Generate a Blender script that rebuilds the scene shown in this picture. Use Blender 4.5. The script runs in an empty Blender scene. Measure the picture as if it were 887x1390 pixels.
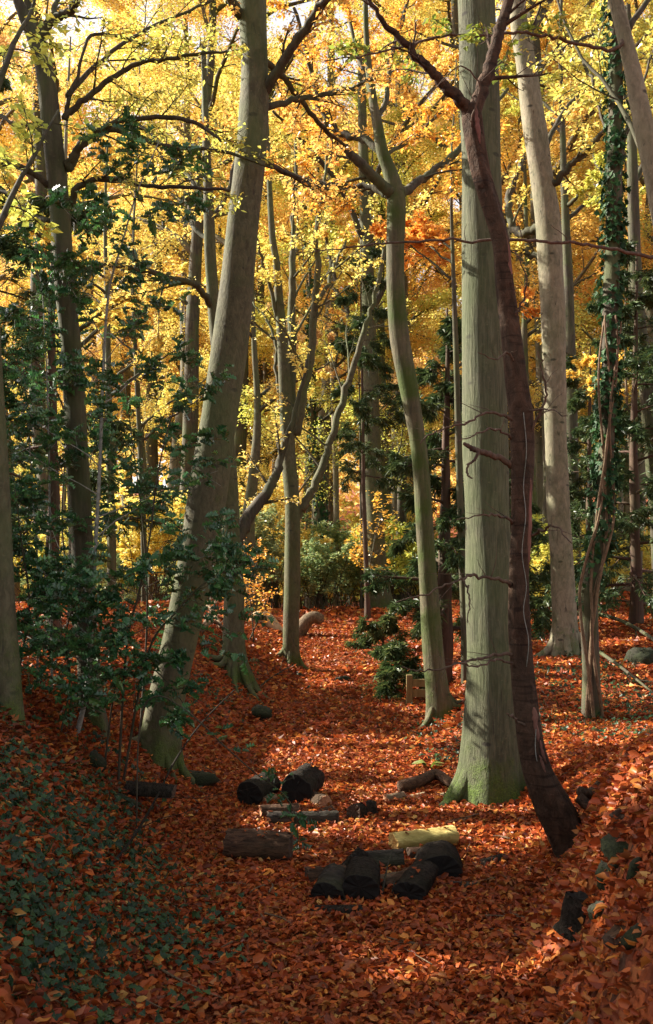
import bpy, math
import numpy as np

PI = math.pi
rng = np.random.default_rng(11)
sc = bpy.context.scene
COL = sc.collection

# ------------------------------------------------------------------ view
F, CU, HV, EYE = 1300.0, 443.5, 790.0, 1.6      # focal length and horizon in photo pixels


def at(u, v, Y):
    return np.array([(u - CU) / F * Y, Y, EYE + (HV - v) / F * Y])


def ss(t):
    t = np.clip(t, 0, 1)
    return t * t * (3 - 2 * t)


def nrm(a):
    a = np.asarray(a, float)
    return a / (np.linalg.norm(a, axis=-1, keepdims=True) + 1e-12)


SUN_AZ, SUN_EL = 111.0, 32.0                     # azimuth from the camera's back, towards the left
_ph = math.radians(SUN_AZ)
_el = math.radians(SUN_EL)
SUN = np.array([-math.sin(_ph) * math.cos(_el), -math.cos(_ph) * math.cos(_el), math.sin(_el)])

# ------------------------------------------------------------------ terrain
_wav = [(rng.uniform(.6, 2.6), rng.uniform(0, 6.28), rng.uniform(0, 6.28), .026 / (1 + .35 * k)) for k in range(9)]


def xc(Y):
    return np.interp(Y, [2, 4.1, 5.8, 9, 13, 17, 22, 40], [.25, .17, .05, .25, .8, .75, .6, .5])


def _z0(Y):
    return np.interp(Y, [0, 5, 9, 11, 14, 18, 20, 23, 27, 34, 45, 60, 120, 250], [0, 0, .02, .14, .40, .78, .95, .95, .60, .30, .30, 1.2, 11, 26])


def terrain(X, Y):
    X = np.asarray(X, float)
    Y = np.asarray(Y, float)
    z = (_z0(Y - .8) + _z0(Y) + _z0(Y + .8)) / 3
    c = xc(Y)
    wl = np.interp(Y, [3, 7, 10, 14, 20], [.55, .8, .95, .9, 1.2])
    hl = np.interp(Y, [3, 7, 11, 16, 22, 30], [1.1, 1.0, .85, .42, .08, 0])
    d = c - wl - X
    z = z + hl * ss(d / 1.6) + .04 * np.clip(d - 1.4, 0, 3) * np.interp(Y, [8, 14], [1, 0])
    wr = np.interp(Y, [3, 4.1, 5, 6, 7.3, 9, 12, 16, 20], [.5, .62, 1.02, 1.2, 1.1, .62, .5, .7, 1.0])
    hr = np.interp(Y, [3, 5, 6.5, 8, 10, 16, 22, 30], [.9, .74, .22, .18, .50, .40, .10, 0])
    d = X - c - wr
    z = z + hr * ss(d / np.interp(Y, [6, 9], [.6, 1.1])) + .125 * np.clip(d, 0, 6) * np.interp(Y, [7, 14, 22, 30], [1, .62, .15, 0])
    n = 0
    for f, a, p, am in _wav:
        n = n + am * np.sin(f * (X * math.cos(a) + Y * math.sin(a)) * 1.6 + p)
    return z + n * .8


def hit(u, v):
    ys = np.arange(2.0, 70, .02)
    p = at(u, v, ys)
    x, z = (u - CU) / F * ys, EYE + (HV - v) / F * ys
    below = z <= terrain(x, ys)
    i = int(np.argmax(below)) if below.any() else len(ys) - 1
    return np.array([x[i], ys[i], float(terrain(x[i], ys[i]))])


# ------------------------------------------------------------------ mesh builder
class MB:
    def __init__(self):
        self.V, self.F, self.n = [], {}, 0

    def add(self, V, Fs, mi=0, smooth=True):
        V = np.asarray(V, float).reshape(-1, 3)
        for f in Fs:
            f = np.asarray(f, int)
            if f.size:
                self.F.setdefault((f.shape[1], mi, smooth), []).append(f + self.n)
        self.V.append(V)
        self.n += len(V)

    def empty(self):
        return self.n == 0

    def mesh(self, name, mats, origin=(0, 0, 0)):
        V = np.concatenate(self.V) - np.asarray(origin, float)
        me = bpy.data.meshes.new(name)
        loops, tot, mi, sm = [], [], [], []
        for (k, m, s), fl in self.F.items():
            f = np.concatenate(fl)
            loops.append(f.ravel())
            tot.append(np.full(len(f), k))
            mi.append(np.full(len(f), m))
            sm.append(np.full(len(f), s))
        loops, tot, mi, sm = map(np.concatenate, (loops, tot, mi, sm))
        me.vertices.add(len(V))
        me.vertices.foreach_set('co', V.ravel().astype(np.float32))
        me.loops.add(len(loops))
        me.loops.foreach_set('vertex_index', loops.astype(np.int32))
        me.polygons.add(len(tot))
        me.polygons.foreach_set('loop_start', (np.cumsum(tot) - tot).astype(np.int32))
        me.polygons.foreach_set('loop_total', tot.astype(np.int32))
        me.polygons.foreach_set('material_index', mi.astype(np.int32))
        me.polygons.foreach_set('use_smooth', sm.astype(bool))
        me.update(calc_edges=True)
        me.validate()
        for m in (mats if isinstance(mats, (list, tuple)) else [mats]):
            me.materials.append(m)
        return me


def tag(o, label=None, cat=None, group=None, kind=None):
    if label: o['label'] = label
    if cat: o['category'] = cat
    if group: o['group'] = group
    if kind: o['kind'] = kind
    return o


def empty(name, loc, label=None, cat=None, group=None):
    o = bpy.data.objects.new(name, None)
    o.empty_display_size = .2
    o.location = loc
    COL.objects.link(o)
    return tag(o, label, cat, group)


def build(mb, name, mats, parent=None, origin=None):
    """Link a builder as ONE mesh object; vertices are given in world space."""
    if origin is None:
        origin = tuple(parent.location) if parent is not None else (0, 0, 0)
    o = bpy.data.objects.new(name, mb.mesh(name, mats, origin))
    COL.objects.link(o)
    if parent is not None:
        o.parent = parent
    else:
        o.location = origin
    return o


def copy_tree(o, parent=None):
    c = o.copy()
    COL.objects.link(c)
    c.parent = parent
    for ch in list(o.children):
        copy_tree(ch, c)
    return c


def catmull(P, k=6):
    P = np.asarray(P, float)
    if len(P) < 3:
        t = np.linspace(0, 1, k + 1)[:, None]
        return P[0] * (1 - t) + P[-1] * t
    Q = np.vstack([2 * P[0] - P[1], P, 2 * P[-1] - P[-2]])
    out = []
    for i in range(1, len(Q) - 2):
        p0, p1, p2, p3 = Q[i - 1:i + 3]
        t = np.linspace(0, 1, k, endpoint=False)[:, None]
        out.append(.5 * (2 * p1 + (p2 - p0) * t + (2 * p0 - 5 * p1 + 4 * p2 - p3) * t ** 2 + (3 * p1 - p0 - 3 * p2 + p3) * t ** 3))
    out.append(P[-1:])
    return np.vstack(out)


def tube(mb, P, R, seg=7, mi=0, lump=0.0, flare=None, seed=0, cap=True, smooth=True):
    P = np.asarray(P, float)
    R = np.broadcast_to(np.asarray(R, float), (len(P),))
    T = nrm(np.gradient(P, axis=0))
    ref = np.array([0, 1, 0]) if abs(T[0][1]) < .8 else np.array([1, 0, 0])
    N = np.empty_like(P)
    n = nrm(ref - T[0] * ref.dot(T[0]))
    for i in range(len(P)):
        n = n - T[i] * n.dot(T[i])
        n = n / (np.linalg.norm(n) + 1e-12)
        N[i] = n
    B = np.cross(T, N)
    th = np.linspace(0, 2 * PI, seg, endpoint=False)
    r = np.repeat(R[:, None], seg, 1)
    if lump:
        q = np.random.default_rng(seed + 5)
        s = np.concatenate([[0], np.cumsum(np.linalg.norm(np.diff(P, axis=0), axis=1))])
        for _ in range(7):
            k, fz, p1 = q.integers(1, 5), q.uniform(.8, 7), q.uniform(0, 6.28)
            r = r * (1 + lump * .5 * np.sin(k * th[None] + fz * s[:, None] + p1) * q.uniform(.3, 1))
    if flare:
        amp, hgt, lobes = flare
        h = np.clip(P[:, 2] - P[0, 2], 0, None)
        q = np.random.default_rng(seed + 9)
        lob = np.zeros(seg)
        for c in (np.arange(lobes) + q.uniform(-.25, .25, lobes)) * 2 * PI / lobes + q.uniform(0, 6):
            dd = (th - c + PI) % (2 * PI) - PI
            lob = lob + q.uniform(.7, 1.2) * np.exp(-(dd / .36) ** 2)
        r = r * (1 + amp * np.exp(-(h / hgt))[:, None] * (.28 + lob[None]) + .10 * np.exp(-h / (hgt * 4))[:, None] * (lob[None] - .3))
    V = P[:, None] + r[..., None] * (np.cos(th)[None, :, None] * N[:, None] + np.sin(th)[None, :, None] * B[:, None])
    n0, j = len(P), np.arange(seg)
    i = np.arange(n0 - 1)[:, None] * seg
    Fq = np.stack([i + j, i + (j + 1) % seg, i + seg + (j + 1) % seg, i + seg + j], -1).reshape(-1, 4)
    V = V.reshape(-1, 3)
    fs = [Fq]
    if cap:
        V = np.vstack([V, P[-1:] + T[-1:] * R[-1] * .6, P[:1] - T[:1] * R[0] * .4])
        fs.append(np.stack([np.full(seg, len(V) - 2), (n0 - 1) * seg + j, (n0 - 1) * seg + (j + 1) % seg], -1))
        fs.append(np.stack([np.full(seg, len(V) - 1), (j + 1) % seg, j], -1))
    mb.add(V, fs, mi, smooth)


# ------------------------------------------------------------------ leaves
def strip(a, b, c, mid=None):
    m = len(a)
    mid = mid or [0] * m
    V = [(0, 0, 0)]
    for i in range(m):
        V += [(a[i], -b[i], c[i]), (a[i], 0, mid[i]), (a[i], b[i], c[i])]
    V.append((1, 0, -.04))
    fs = [(0, 1, 2), (0, 2, 3)]
    for i in range(m - 1):
        k = 1 + 3 * i
        fs += [(k, k + 3, k + 4), (k, k + 4, k + 1), (k + 1, k + 4, k + 5), (k + 1, k + 5, k + 2)]
    k = 1 + 3 * (m - 1)
    e = len(V) - 1
    fs += [(k, e, k + 1), (k + 1, e, k + 2)]
    return np.array(V, float), np.array(fs)


DIAMOND = (np.array([(0, 0, 0), (.42, -.5, .07), (1, 0, -.06), (.42, .5, .07)], float), np.array([(0, 1, 2), (0, 2, 3)]))
OVAL = strip([.22, .62], [.40, .40], [.10, .10])
HOLLY = strip([.10, .24, .36, .52, .64, .80], [.22, .46, .30, .50, .28, .34], [.05, .20, .06, .22, .06, .18])
IVY = strip([.08, .2, .36, .58, .78], [.42, .55, .30, .34, .13], [.05, .1, .02, .08, 0])


def leaves(mb, P, D, N, L, W, tmpl=DIAMOND, curl=None, mi=0, smooth=False):
    n = len(P)
    if n == 0:
        return
    D = nrm(D)
    N = N - D * (N * D).sum(1, keepdims=True)
    N = nrm(N)
    B = np.cross(N, D)
    tv, tf = tmpl
    L = np.broadcast_to(L, (n,))
    W = np.broadcast_to(W, (n,))
    c = np.ones(n) if curl is None else curl
    V = (P[:, None] + (L[:, None] * tv[None, :, 0])[..., None] * D[:, None]
         + (W[:, None] * tv[None, :, 1])[..., None] * B[:, None]
         + (c[:, None] * L[:, None] * (tv[None, :, 2] - .0 + 0 * tv[None, :, 0]))[..., None] * N[:, None])
    k = len(tv)
    Fq = (np.arange(n) * k)[:, None, None] + tf[None]
    mb.add(V.reshape(-1, 3), [Fq.reshape(-1, 3)], mi, smooth)


PATCH = []                                        # spots meant to be sunlit: (point, radius); foliage is cut open towards the sun


def sun_gap(P):
    """True where a leaf may stay; holes are cut through the foliage so that sun reaches the chosen spots."""
    ok = np.ones(len(P), bool)
    for c, r in PATCH:
        q = P - c
        t = q @ SUN
        d = np.linalg.norm(q - t[:, None] * SUN, axis=1)
        ok &= ~((t > .2) & (d < r * (1 + .35 * np.sin(3 * np.arctan2(q[:, 2], q[:, 0] + 1e-6)))))
    return ok


def twig_leaves(mb, twigs, per, size, ratio=.55, tmpl=DIAMOND, flat=.6, droop=.15, rg=rng, gaps=False, spread=.9, jitter=.02, var=.3):
    Ps, Ds, Ns = [], [], []
    for P in twigs:
        n = max(2, int(round(per * rg.uniform(.7, 1.3))))
        t = np.sort(rg.uniform(.08, 1, n)) * (len(P) - 1)
        i = np.minimum(t.astype(int), len(P) - 2)
        f = (t - i)[:, None]
        p = P[i] * (1 - f) + P[i + 1] * f
        T = nrm(P[i + 1] - P[i])
        side = nrm(np.cross(T, np.array([0, 0, 1.0])) + 1e-6) * np.where(np.arange(n) % 2, 1, -1)[:, None]
        d = T * .55 + side * spread + rg.normal(0, .3, (n, 3)) + np.array([0, 0, -droop])
        Ps.append(p + rg.normal(0, jitter, (n, 3)))
        Ds.append(d)
        Ns.append(np.array([0, 0, 1.0]) + rg.normal(0, flat, (n, 3)))
    if not Ps:
        return
    P, D, N = map(np.concatenate, (Ps, Ds, Ns))
    if gaps:
        k = sun_gap(P)
        P, D, N = P[k], D[k], N[k]
    L = size * rg.uniform(1 - var, 1 + var, len(P))
    leaves(mb, P, D, N, L, L * ratio * rg.uniform(.85, 1.15, len(P)), tmpl, rg.uniform(.2, 2.2, len(P)))


def sprout(mb, P, R, rg, level, twigs, n=6, lenf=.5, ang=(35, 70), up=.1, t0=.2, seg=5, rf=.5, minr=.002, flat=.5, wander=.12, kids=None, plen=None):
    """Side shoots along a polyline, recursively; the last level is also returned in twigs."""
    s = np.concatenate([[0], np.cumsum(np.linalg.norm(np.diff(P, axis=0), axis=1))])
    Lp = plen or s[-1]
    R = np.broadcast_to(R, (len(P),))
    for k in range(n):
        t = t0 + (1 - t0) * (k + rg.uniform(.1, .9)) / n
        x = t * (len(P) - 1)
        i = min(int(x), len(P) - 2)
        f = x - i
        p = P[i] * (1 - f) + P[i + 1] * f
        T = nrm(P[i + 1] - P[i])
        a = math.radians(rg.uniform(*ang))
        e = rg.normal(0, 1, 3)
        e[2] *= flat
        e = nrm(e - T * e.dot(T))
        d = nrm(T * math.cos(a) + e * math.sin(a) + np.array([0, 0, up]))
        L = Lp * lenf * (1 - .55 * t) * rg.uniform(.6, 1.25)
        m = 5
        q = [p]
        for _ in range(m):
            q.append(q[-1] + d * L / m)
            d = nrm(d + rg.normal(0, wander, 3) + np.array([0, 0, up * .3]))
        q = np.array(q)
        r0 = max(minr, (R[i] * (1 - f) + R[i + 1] * f) * rf * rg.uniform(.7, 1))
        rr = np.linspace(r0, max(minr * .5, r0 * .25), m + 1)
        tube(mb, q, rr, seg if level > 1 else 4, cap=False)
        if level > 1:
            kn = kids or n
            sprout(mb, q, rr, rg, level - 1, twigs, kn, lenf, ang, up, .2, seg, rf, minr, flat, wander, kids)
            twigs.append(q[2:])
        else:
            twigs.append(q)


# ------------------------------------------------------------------ materials
def mat(name):
    m = bpy.data.materials.new(name)
    m.use_nodes = True
    nt = m.node_tree
    nt.nodes.clear()
    return m, nt


def N(nt, t, **kw):
    n = nt.nodes.new(t)
    for k, v in kw.items():
        setattr(n, k, v)
    return n


def ramp(nt, fac, stops, interp='LINEAR'):
    r = N(nt, 'ShaderNodeValToRGB')
    r.color_ramp.interpolation = interp
    e = r.color_ramp.elements
    while len(e) < len(stops):
        e.new(.5)
    for k, (p, c) in enumerate(stops):
        e[k].position = p
        e[k].color = (c[0], c[1], c[2], 1) if hasattr(c, '__len__') else (c, c, c, 1)
    nt.links.new(fac, r.inputs[0])
    return r.outputs[0]


def mixc(nt, f, a, b, mode='MIX'):
    m = N(nt, 'ShaderNodeMix', data_type='RGBA', blend_type=mode)
    for s, v in ((m.inputs[0], f), (m.inputs[6], a), (m.inputs[7], b)):
        if hasattr(v, 'links') or isinstance(v, bpy.types.NodeSocket):
            nt.links.new(v, s)
        elif isinstance(v, (int, float)):
            s.default_value = v
        else:
            s.default_value = (*v, 1)
    return m.outputs[2]


def noise(nt, vec, scale, detail=4, rough=.55, dist=0):
    n = N(nt, 'ShaderNodeTexNoise')
    n.inputs['Scale'].default_value = scale
    n.inputs['Detail'].default_value = detail
    n.inputs['Roughness'].default_value = rough
    n.inputs['Distortion'].default_value = dist
    if vec is not None:
        nt.links.new(vec, n.inputs['Vector'])
    return n.outputs[0]


def mapping(nt, vec, scale):
    m = N(nt, 'ShaderNodeMapping')
    m.inputs['Scale'].default_value = scale
    nt.links.new(vec, m.inputs['Vector'])
    return m.outputs[0]


def math_(nt, op, a, b=None, clamp=False):
    m = N(nt, 'ShaderNodeMath', operation=op, use_clamp=clamp)
    for s, v in ((m.inputs[0], a), (m.inputs[1], b)):
        if v is None:
            continue
        if isinstance(v, bpy.types.NodeSocket):
            nt.links.new(v, s)
        else:
            s.default_value = v
    return m.outputs[0]


def finish(nt, color, rough=.8, bump=None, dist=.01, strength=.6, spec=.3):
    b = N(nt, 'ShaderNodeBsdfPrincipled')
    o = N(nt, 'ShaderNodeOutputMaterial')
    if isinstance(color, bpy.types.NodeSocket):
        nt.links.new(color, b.inputs['Base Color'])
    else:
        b.inputs['Base Color'].default_value = (*color, 1)
    if isinstance(rough, bpy.types.NodeSocket):
        nt.links.new(rough, b.inputs['Roughness'])
    else:
        b.inputs['Roughness'].default_value = rough
    b.inputs['Specular IOR Level'].default_value = spec
    if bump is not None:
        bp = N(nt, 'ShaderNodeBump')
        bp.inputs['Strength'].default_value = strength
        bp.inputs['Distance'].default_value = dist
        nt.links.new(bump, bp.inputs['Height'])
        nt.links.new(bp.outputs[0], b.inputs['Normal'])
    nt.links.new(b.outputs[0], o.inputs[0])
    return b


def leafmat(name, stops, trans=.5, rough=.5, gloss=.06, hue=.03, val=.25, tcol=1.0, wet=None):
    m, nt = mat(name)
    g = N(nt, 'ShaderNodeNewGeometry')
    c = ramp(nt, g.outputs['Random Per Island'], stops)
    oi = N(nt, 'ShaderNodeObjectInfo')
    hs = N(nt, 'ShaderNodeHueSaturation')
    nt.links.new(math_(nt, 'MULTIPLY_ADD', oi.outputs['Random'], hue), hs.inputs['Hue'])
    hs.inputs['Hue'].links[0].from_node.inputs[2].default_value = .5 - hue / 2
    k = math_(nt, 'FRACT', math_(nt, 'MULTIPLY', g.outputs['Random Per Island'], 17.31))
    v = math_(nt, 'MULTIPLY_ADD', k, val)
    v.node.inputs[2].default_value = 1 - val / 2
    nt.links.new(v, hs.inputs['Value'])
    nt.links.new(c, hs.inputs['Color'])
    col = hs.outputs[0]
    if wet:                                       # drifts of older, wet, browner leaves
        wn = noise(nt, N(nt, 'ShaderNodeTexCoord').outputs['Object'], 1.1, 5, .7)
        wn = math_(nt, 'ADD', wn, math_(nt, 'MULTIPLY', math_(nt, 'SUBTRACT', k, .5), .22))
        col = mixc(nt, ramp(nt, wn, [(.55, 0.0), (.70, .75)]), col, wet)
    d = N(nt, 'ShaderNodeBsdfDiffuse')
    t = N(nt, 'ShaderNodeBsdfTranslucent')
    gl = N(nt, 'ShaderNodeBsdfGlossy')
    gl.inputs['Roughness'].default_value = rough
    nt.links.new(col, d.inputs[0])
    if tcol != 1.0:
        h2 = N(nt, 'ShaderNodeHueSaturation')
        h2.inputs['Value'].default_value = tcol
        h2.inputs['Saturation'].default_value = 1.05
        nt.links.new(col, h2.inputs['Color'])
        nt.links.new(h2.outputs[0], t.inputs[0])
    else:
        nt.links.new(col, t.inputs[0])
    m1 = N(nt, 'ShaderNodeMixShader')
    m1.inputs[0].default_value = trans
    nt.links.new(d.outputs[0], m1.inputs[1])
    nt.links.new(t.outputs[0], m1.inputs[2])
    m2 = N(nt, 'ShaderNodeMixShader')
    lw = N(nt, 'ShaderNodeLayerWeight')
    lw.inputs[0].default_value = .25
    f = math_(nt, 'MULTIPLY_ADD', lw.outputs['Fresnel'], gloss * 2)
    f.node.inputs[2].default_value = gloss * .5
    nt.links.new(f, m2.inputs[0])
    nt.links.new(m1.outputs[0], m2.inputs[1])
    nt.links.new(gl.outputs[0], m2.inputs[2])
    o = N(nt, 'ShaderNodeOutputMaterial')
    nt.links.new(m2.outputs[0], o.inputs[0])
    return m


def barkmat(name, c1, c2, green=(.07, .10, .03), galg=.35, moss=.0, mossh=.6, stretch=.12, scale=22, bump=.5, dark=(.03, .026, .02), rings=0.0, rough=.85, spec=.25, dist=.012, sx=1):
    m, nt = mat(name)
    tc = N(nt, 'ShaderNodeTexCoord').outputs['Object']
    st = mapping(nt, tc, (sx, 1, stretch))
    n1 = noise(nt, st, scale, 5, .65, .6)
    n2 = noise(nt, tc, 2.2, 4, .6)
    col = ramp(nt, n1, [(.36, c1), (.64, c2)])
    blot = noise(nt, mapping(nt, tc, (1, 1, .5)), 6, 5, .7, .5)
    col = mixc(nt, ramp(nt, blot, [(.52, 0.0), (.70, .75)]), col, tuple(x * .62 for x in c1))
    spots = noise(nt, mapping(nt, tc, (1, 1, 1.6)), 34, 3, .6)
    col = mixc(nt, ramp(nt, spots, [(.62, 0.0), (.72, .55)]), col, tuple(min(1, x * 1.35) for x in c2))
    if rings:
        w = noise(nt, mapping(nt, tc, (.6, .6, 9)), 5, 3, .6, .3)
        col = mixc(nt, ramp(nt, w, [(.55, 0.0), (.66, rings)]), col, dark)
    crack = noise(nt, mapping(nt, tc, (sx, 1, stretch * .5 if sx == 1 else 1)), scale * .8, 3, .7, .8)
    col = mixc(nt, ramp(nt, crack, [(.30, .85), (.40, 0.0)]), col, dark)
    vs = N(nt, 'ShaderNodeTexVoronoi')
    vs.inputs['Scale'].default_value = 3.6
    nt.links.new(mapping(nt, tc, (1.0, 1.0, 2.3)), vs.inputs['Vector'])
    scar = math_(nt, 'ADD', vs.outputs['Distance'], math_(nt, 'MULTIPLY', blot, .16))
    col = mixc(nt, ramp(nt, scar, [(.17, .85), (.235, 0.0)]), col, dark)
    lich = noise(nt, tc, 12, 6, .75, .4)
    col = mixc(nt, ramp(nt, lich, [(.58, 0.0), (.70, .5)]), col, tuple(min(1, 1.25 * x + .014) for x in c2))
    alg = math_(nt, 'MULTIPLY', ramp(nt, n2, [(.42, 0.0), (.62, 1.0)]), galg)
    col = mixc(nt, alg, col, green)
    h = n1
    if moss:
        sx = N(nt, 'ShaderNodeSeparateXYZ')
        nt.links.new(tc, sx.inputs[0])
        z = math_(nt, 'DIVIDE', sx.outputs[2], mossh)
        k = math_(nt, 'SUBTRACT', 1.0, z, True)
        nm = noise(nt, tc, 7, 5, .7)
        k = math_(nt, 'MULTIPLY', k, moss * 1.6)
        k = math_(nt, 'ADD', k, math_(nt, 'MULTIPLY', math_(nt, 'SUBTRACT', nm, .62), 3.0))
        k = math_(nt, 'MULTIPLY', k, 1.0, True)
        fine = noise(nt, tc, 90, 3)
        mc = ramp(nt, fine, [(.3, (.02, .035, .006)), (.7, (.09, .14, .018))])
        col = mixc(nt, k, col, mc)
        h = math_(nt, 'ADD', n1, math_(nt, 'MULTIPLY', k, fine))
    finish(nt, col, rough, h, dist, bump, spec)
    return m


BEECH = barkmat('beech_bark', (.062, .056, .031), (.108, .098, .056), moss=.5, mossh=.7, galg=.5, scale=34, stretch=.45, bump=.6)
BEECH_BIG = barkmat('big_beech_bark', (.050, .054, .029), (.108, .108, .064), moss=.8, mossh=.5, galg=.35, scale=50, stretch=.10, bump=1.0)
BEECH_PALE = barkmat('pale_beech_bark', (.145, .125, .085), (.235, .205, .14), moss=.35, mossh=.8, galg=.3, scale=26, stretch=.45, bump=.6)
BEECH_MOSSY = barkmat('mossy_beech_bark', (.064, .056, .031), (.125, .108, .062), green=(.042, .07, .008), moss=.25, mossh=5.0, galg=.85, scale=26, bump=.8)
BARK_DARK = barkmat('dark_bark', (.042, .035, .024), (.09, .075, .05), moss=.3, mossh=1.2, galg=.5, scale=22, bump=.8)
BARK_FAR = barkmat('far_bark', (.085, .07, .045), (.16, .135, .09), moss=.2, mossh=1.0, galg=.4, scale=10, bump=.3)
CHERRY = barkmat('red_cherry_bark', (.033, .020, .013), (.084, .048, .031), green=(.06, .045, .03), galg=.3, scale=20, stretch=.5, rings=.8, dark=(.016, .009, .007), rough=.85, bump=1.0, spec=.12, dist=.03)
BRANCH = barkmat('branch_bark', (.030, .024, .016), (.075, .06, .042), galg=.3, scale=30, bump=.3)
TWIGBARK = barkmat('red_brown_twig', (.06, .035, .026), (.12, .075, .055), galg=.1, scale=40, bump=.3)
YEWBARK = barkmat('yew_bark', (.045, .025, .018), (.09, .05, .034), galg=.2, scale=16, bump=.7)
STEM = barkmat('holly_stem_bark', (.17, .175, .15), (.30, .30, .27), green=(.09, .12, .065), galg=.35, scale=30, stretch=1.5, bump=.3)
DEAD = barkmat('dead_wood', (.085, .052, .03), (.19, .125, .075), galg=.15, scale=30, stretch=.6, bump=.8)
PALEWOOD = barkmat('pale_debarked_wood', (.36, .26, .15), (.52, .40, .25), galg=.05, scale=24, stretch=.5, bump=.5)
CHAR = barkmat('charred_wood', (.010, .008, .006), (.042, .032, .025), galg=.2, green=(.02, .024, .008), scale=55, stretch=.8, bump=1.0, dark=(.002, .002, .002), rough=.9, spec=.12, dist=.02)
LOGBARK = barkmat('wet_log_bark', (.035, .018, .011), (.12, .062, .035), galg=.2, green=(.05, .05, .02), scale=48, sx=.22, stretch=1, bump=1.0, dark=(.012, .008, .006), spec=.2, dist=.02)
GREYBARK = barkmat('grey_log_bark', (.020, .016, .013), (.060, .048, .040), galg=.2, scale=48, sx=.22, stretch=1, bump=1.0, dark=(.01, .008, .007), spec=.15, dist=.02)

GOLD = leafmat('golden_leaf', [(0, (.80, 0.563, 0.101)), (.3, (.84, 0.543, 0.108)), (.55, (.84, 0.660, 0.173)), (.8, (.78, 0.456, 0.072)), (1, (.62, 0.601, 0.144))], .55, hue=.04)
YELLOW = leafmat('yellow_leaf', [(0, (.82, 0.698, 0.187)), (.35, (.82, 0.630, 0.144)), (.65, (.70, 0.660, 0.180)), (.85, (.80, 0.543, 0.101)), (1, (.52, 0.563, 0.122))], .55, hue=.04)
ORANGE = leafmat('orange_leaf', [(0, (.80, 0.388, 0.050)), (.35, (.84, 0.504, 0.086)), (.65, (.72, 0.291, 0.036)), (.85, (.82, 0.582, 0.122)), (1, (.60, 0.242, 0.050))], .55, hue=.03)
LIME = leafmat('yellow_green_leaf', [(0, (.56, 0.582, 0.108)), (.4, (.70, 0.640, 0.130)), (.7, (.44, 0.504, 0.108)), (1, (.78, 0.582, 0.101))], .55, hue=.04)
COPPER = leafmat('copper_leaf', [(0, (.66, .36, .15)), (.5, (.76, .50, .22)), (1, (.58, .30, .14))], .5)
GREENLEAF = leafmat('fresh_green_leaf', [(0, (.16, .26, .04)), (.6, (.24, .32, .05)), (1, (.44, .36, .05))], .5)
HOLLYLEAF = leafmat('holly_leaf', [(0, (.022, .080, .030)), (.5, (.038, .12, .038)), (.85, (.065, .18, .048)), (1, (.10, .24, .06))], .28, .30, .10, hue=.01)
YEWLEAF = leafmat('yew_needles', [(0, (.03, .058, .022)), (.6, (.06, .10, .034)), (1, (.13, .17, .05))], .25, .5, .03)
BUSHLEAF = leafmat('young_yew_needles', [(0, (.03, .06, .02)), (.6, (.065, .10, .03)), (1, (.18, .20, .06))], .35, .5, .03)
IVYLEAF = leafmat('ivy_leaf', [(0, (.012, .040, .014)), (.6, (.02, .062, .02)), (1, (.04, .10, .025))], .2, .5, .03, hue=.01)
BANKIVY = leafmat('bank_ivy_leaf', [(0, (.012, .032, .014)), (.6, (.022, .055, .02)), (1, (.05, .10, .028))], .2, .42, .05, hue=.01)
SHRUBLEAF = leafmat('grey_green_leaf', [(0, (.17, .26, .11)), (.5, (.26, .34, .15)), (1, (.46, .46, .15))], .45)
LITTER = leafmat('fallen_beech_leaf', [(0, (.36, .072, .018)), (.2, (.22, .038, .014)), (.4, (.54, .132, .026)), (.58, (.37, .080, .022)), (.74, (.12, .032, .016)), (.88, (.64, .25, .045)), (.96, (.30, .09, .04)), (1, (.74, .44, .12))], .22, .42, .035, hue=0, val=.6, wet=(.085, .027, .013))
GRASS = leafmat('grass_blade', [(0, (.03, .07, .015)), (1, (.08, .12, .03))], .4)


def cutmat(name, a, b, heart, dark=.0):
    m, nt = mat(name)
    tc = N(nt, 'ShaderNodeTexCoord').outputs['Generated']
    mp = N(nt, 'ShaderNodeMapping')
    mp.inputs['Location'].default_value = (-.5, -.5, -.5)
    nt.links.new(tc, mp.inputs['Vector'])
    w = N(nt, 'ShaderNodeTexWave', wave_type='RINGS', rings_direction='SPHERICAL')
    w.inputs['Scale'].default_value = 9
    w.inputs['Distortion'].default_value = 2.5
    w.inputs['Detail'].default_value = 3
    nt.links.new(mp.outputs[0], w.inputs['Vector'])
    col = mixc(nt, w.outputs[1], a, b)
    n = noise(nt, mp.outputs[0], 5, 5, .7)
    col = mixc(nt, ramp(nt, n, [(.45, 0.0), (.7, .8)]), col, heart)
    fib = noise(nt, mp.outputs[0], 60, 3, .7)
    finish(nt, col, .85, fib, .006, .8)
    return m


CUT_ORANGE = cutmat('fresh_cut_end', (.42, .20, .10), (.55, .28, .15), (.30, .12, .06))
CUT_YELLOW = cutmat('yellow_cut_end', (.62, .40, .12), (.74, .52, .20), (.5, .26, .06))
CUT_DARK = cutmat('charred_cut_end', (.005, .0045, .004), (.013, .011, .009), (.022, .018, .014))
CUT_BROWN = cutmat('weathered_cut_end', (.07, .045, .03), (.14, .09, .06), (.03, .02, .016))
YELLOWWOOD = barkmat('split_yellow_wood', (.34, .25, .075), (.58, .47, .17), green=(.20, .20, .045), galg=.6, scale=40, sx=.2, stretch=1, bump=1.0, dark=(.16, .09, .03))
PLANK = barkmat('weathered_plank', (.12, .08, .03), (.22, .15, .06), galg=.3, scale=20, stretch=.1, bump=.4)


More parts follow.
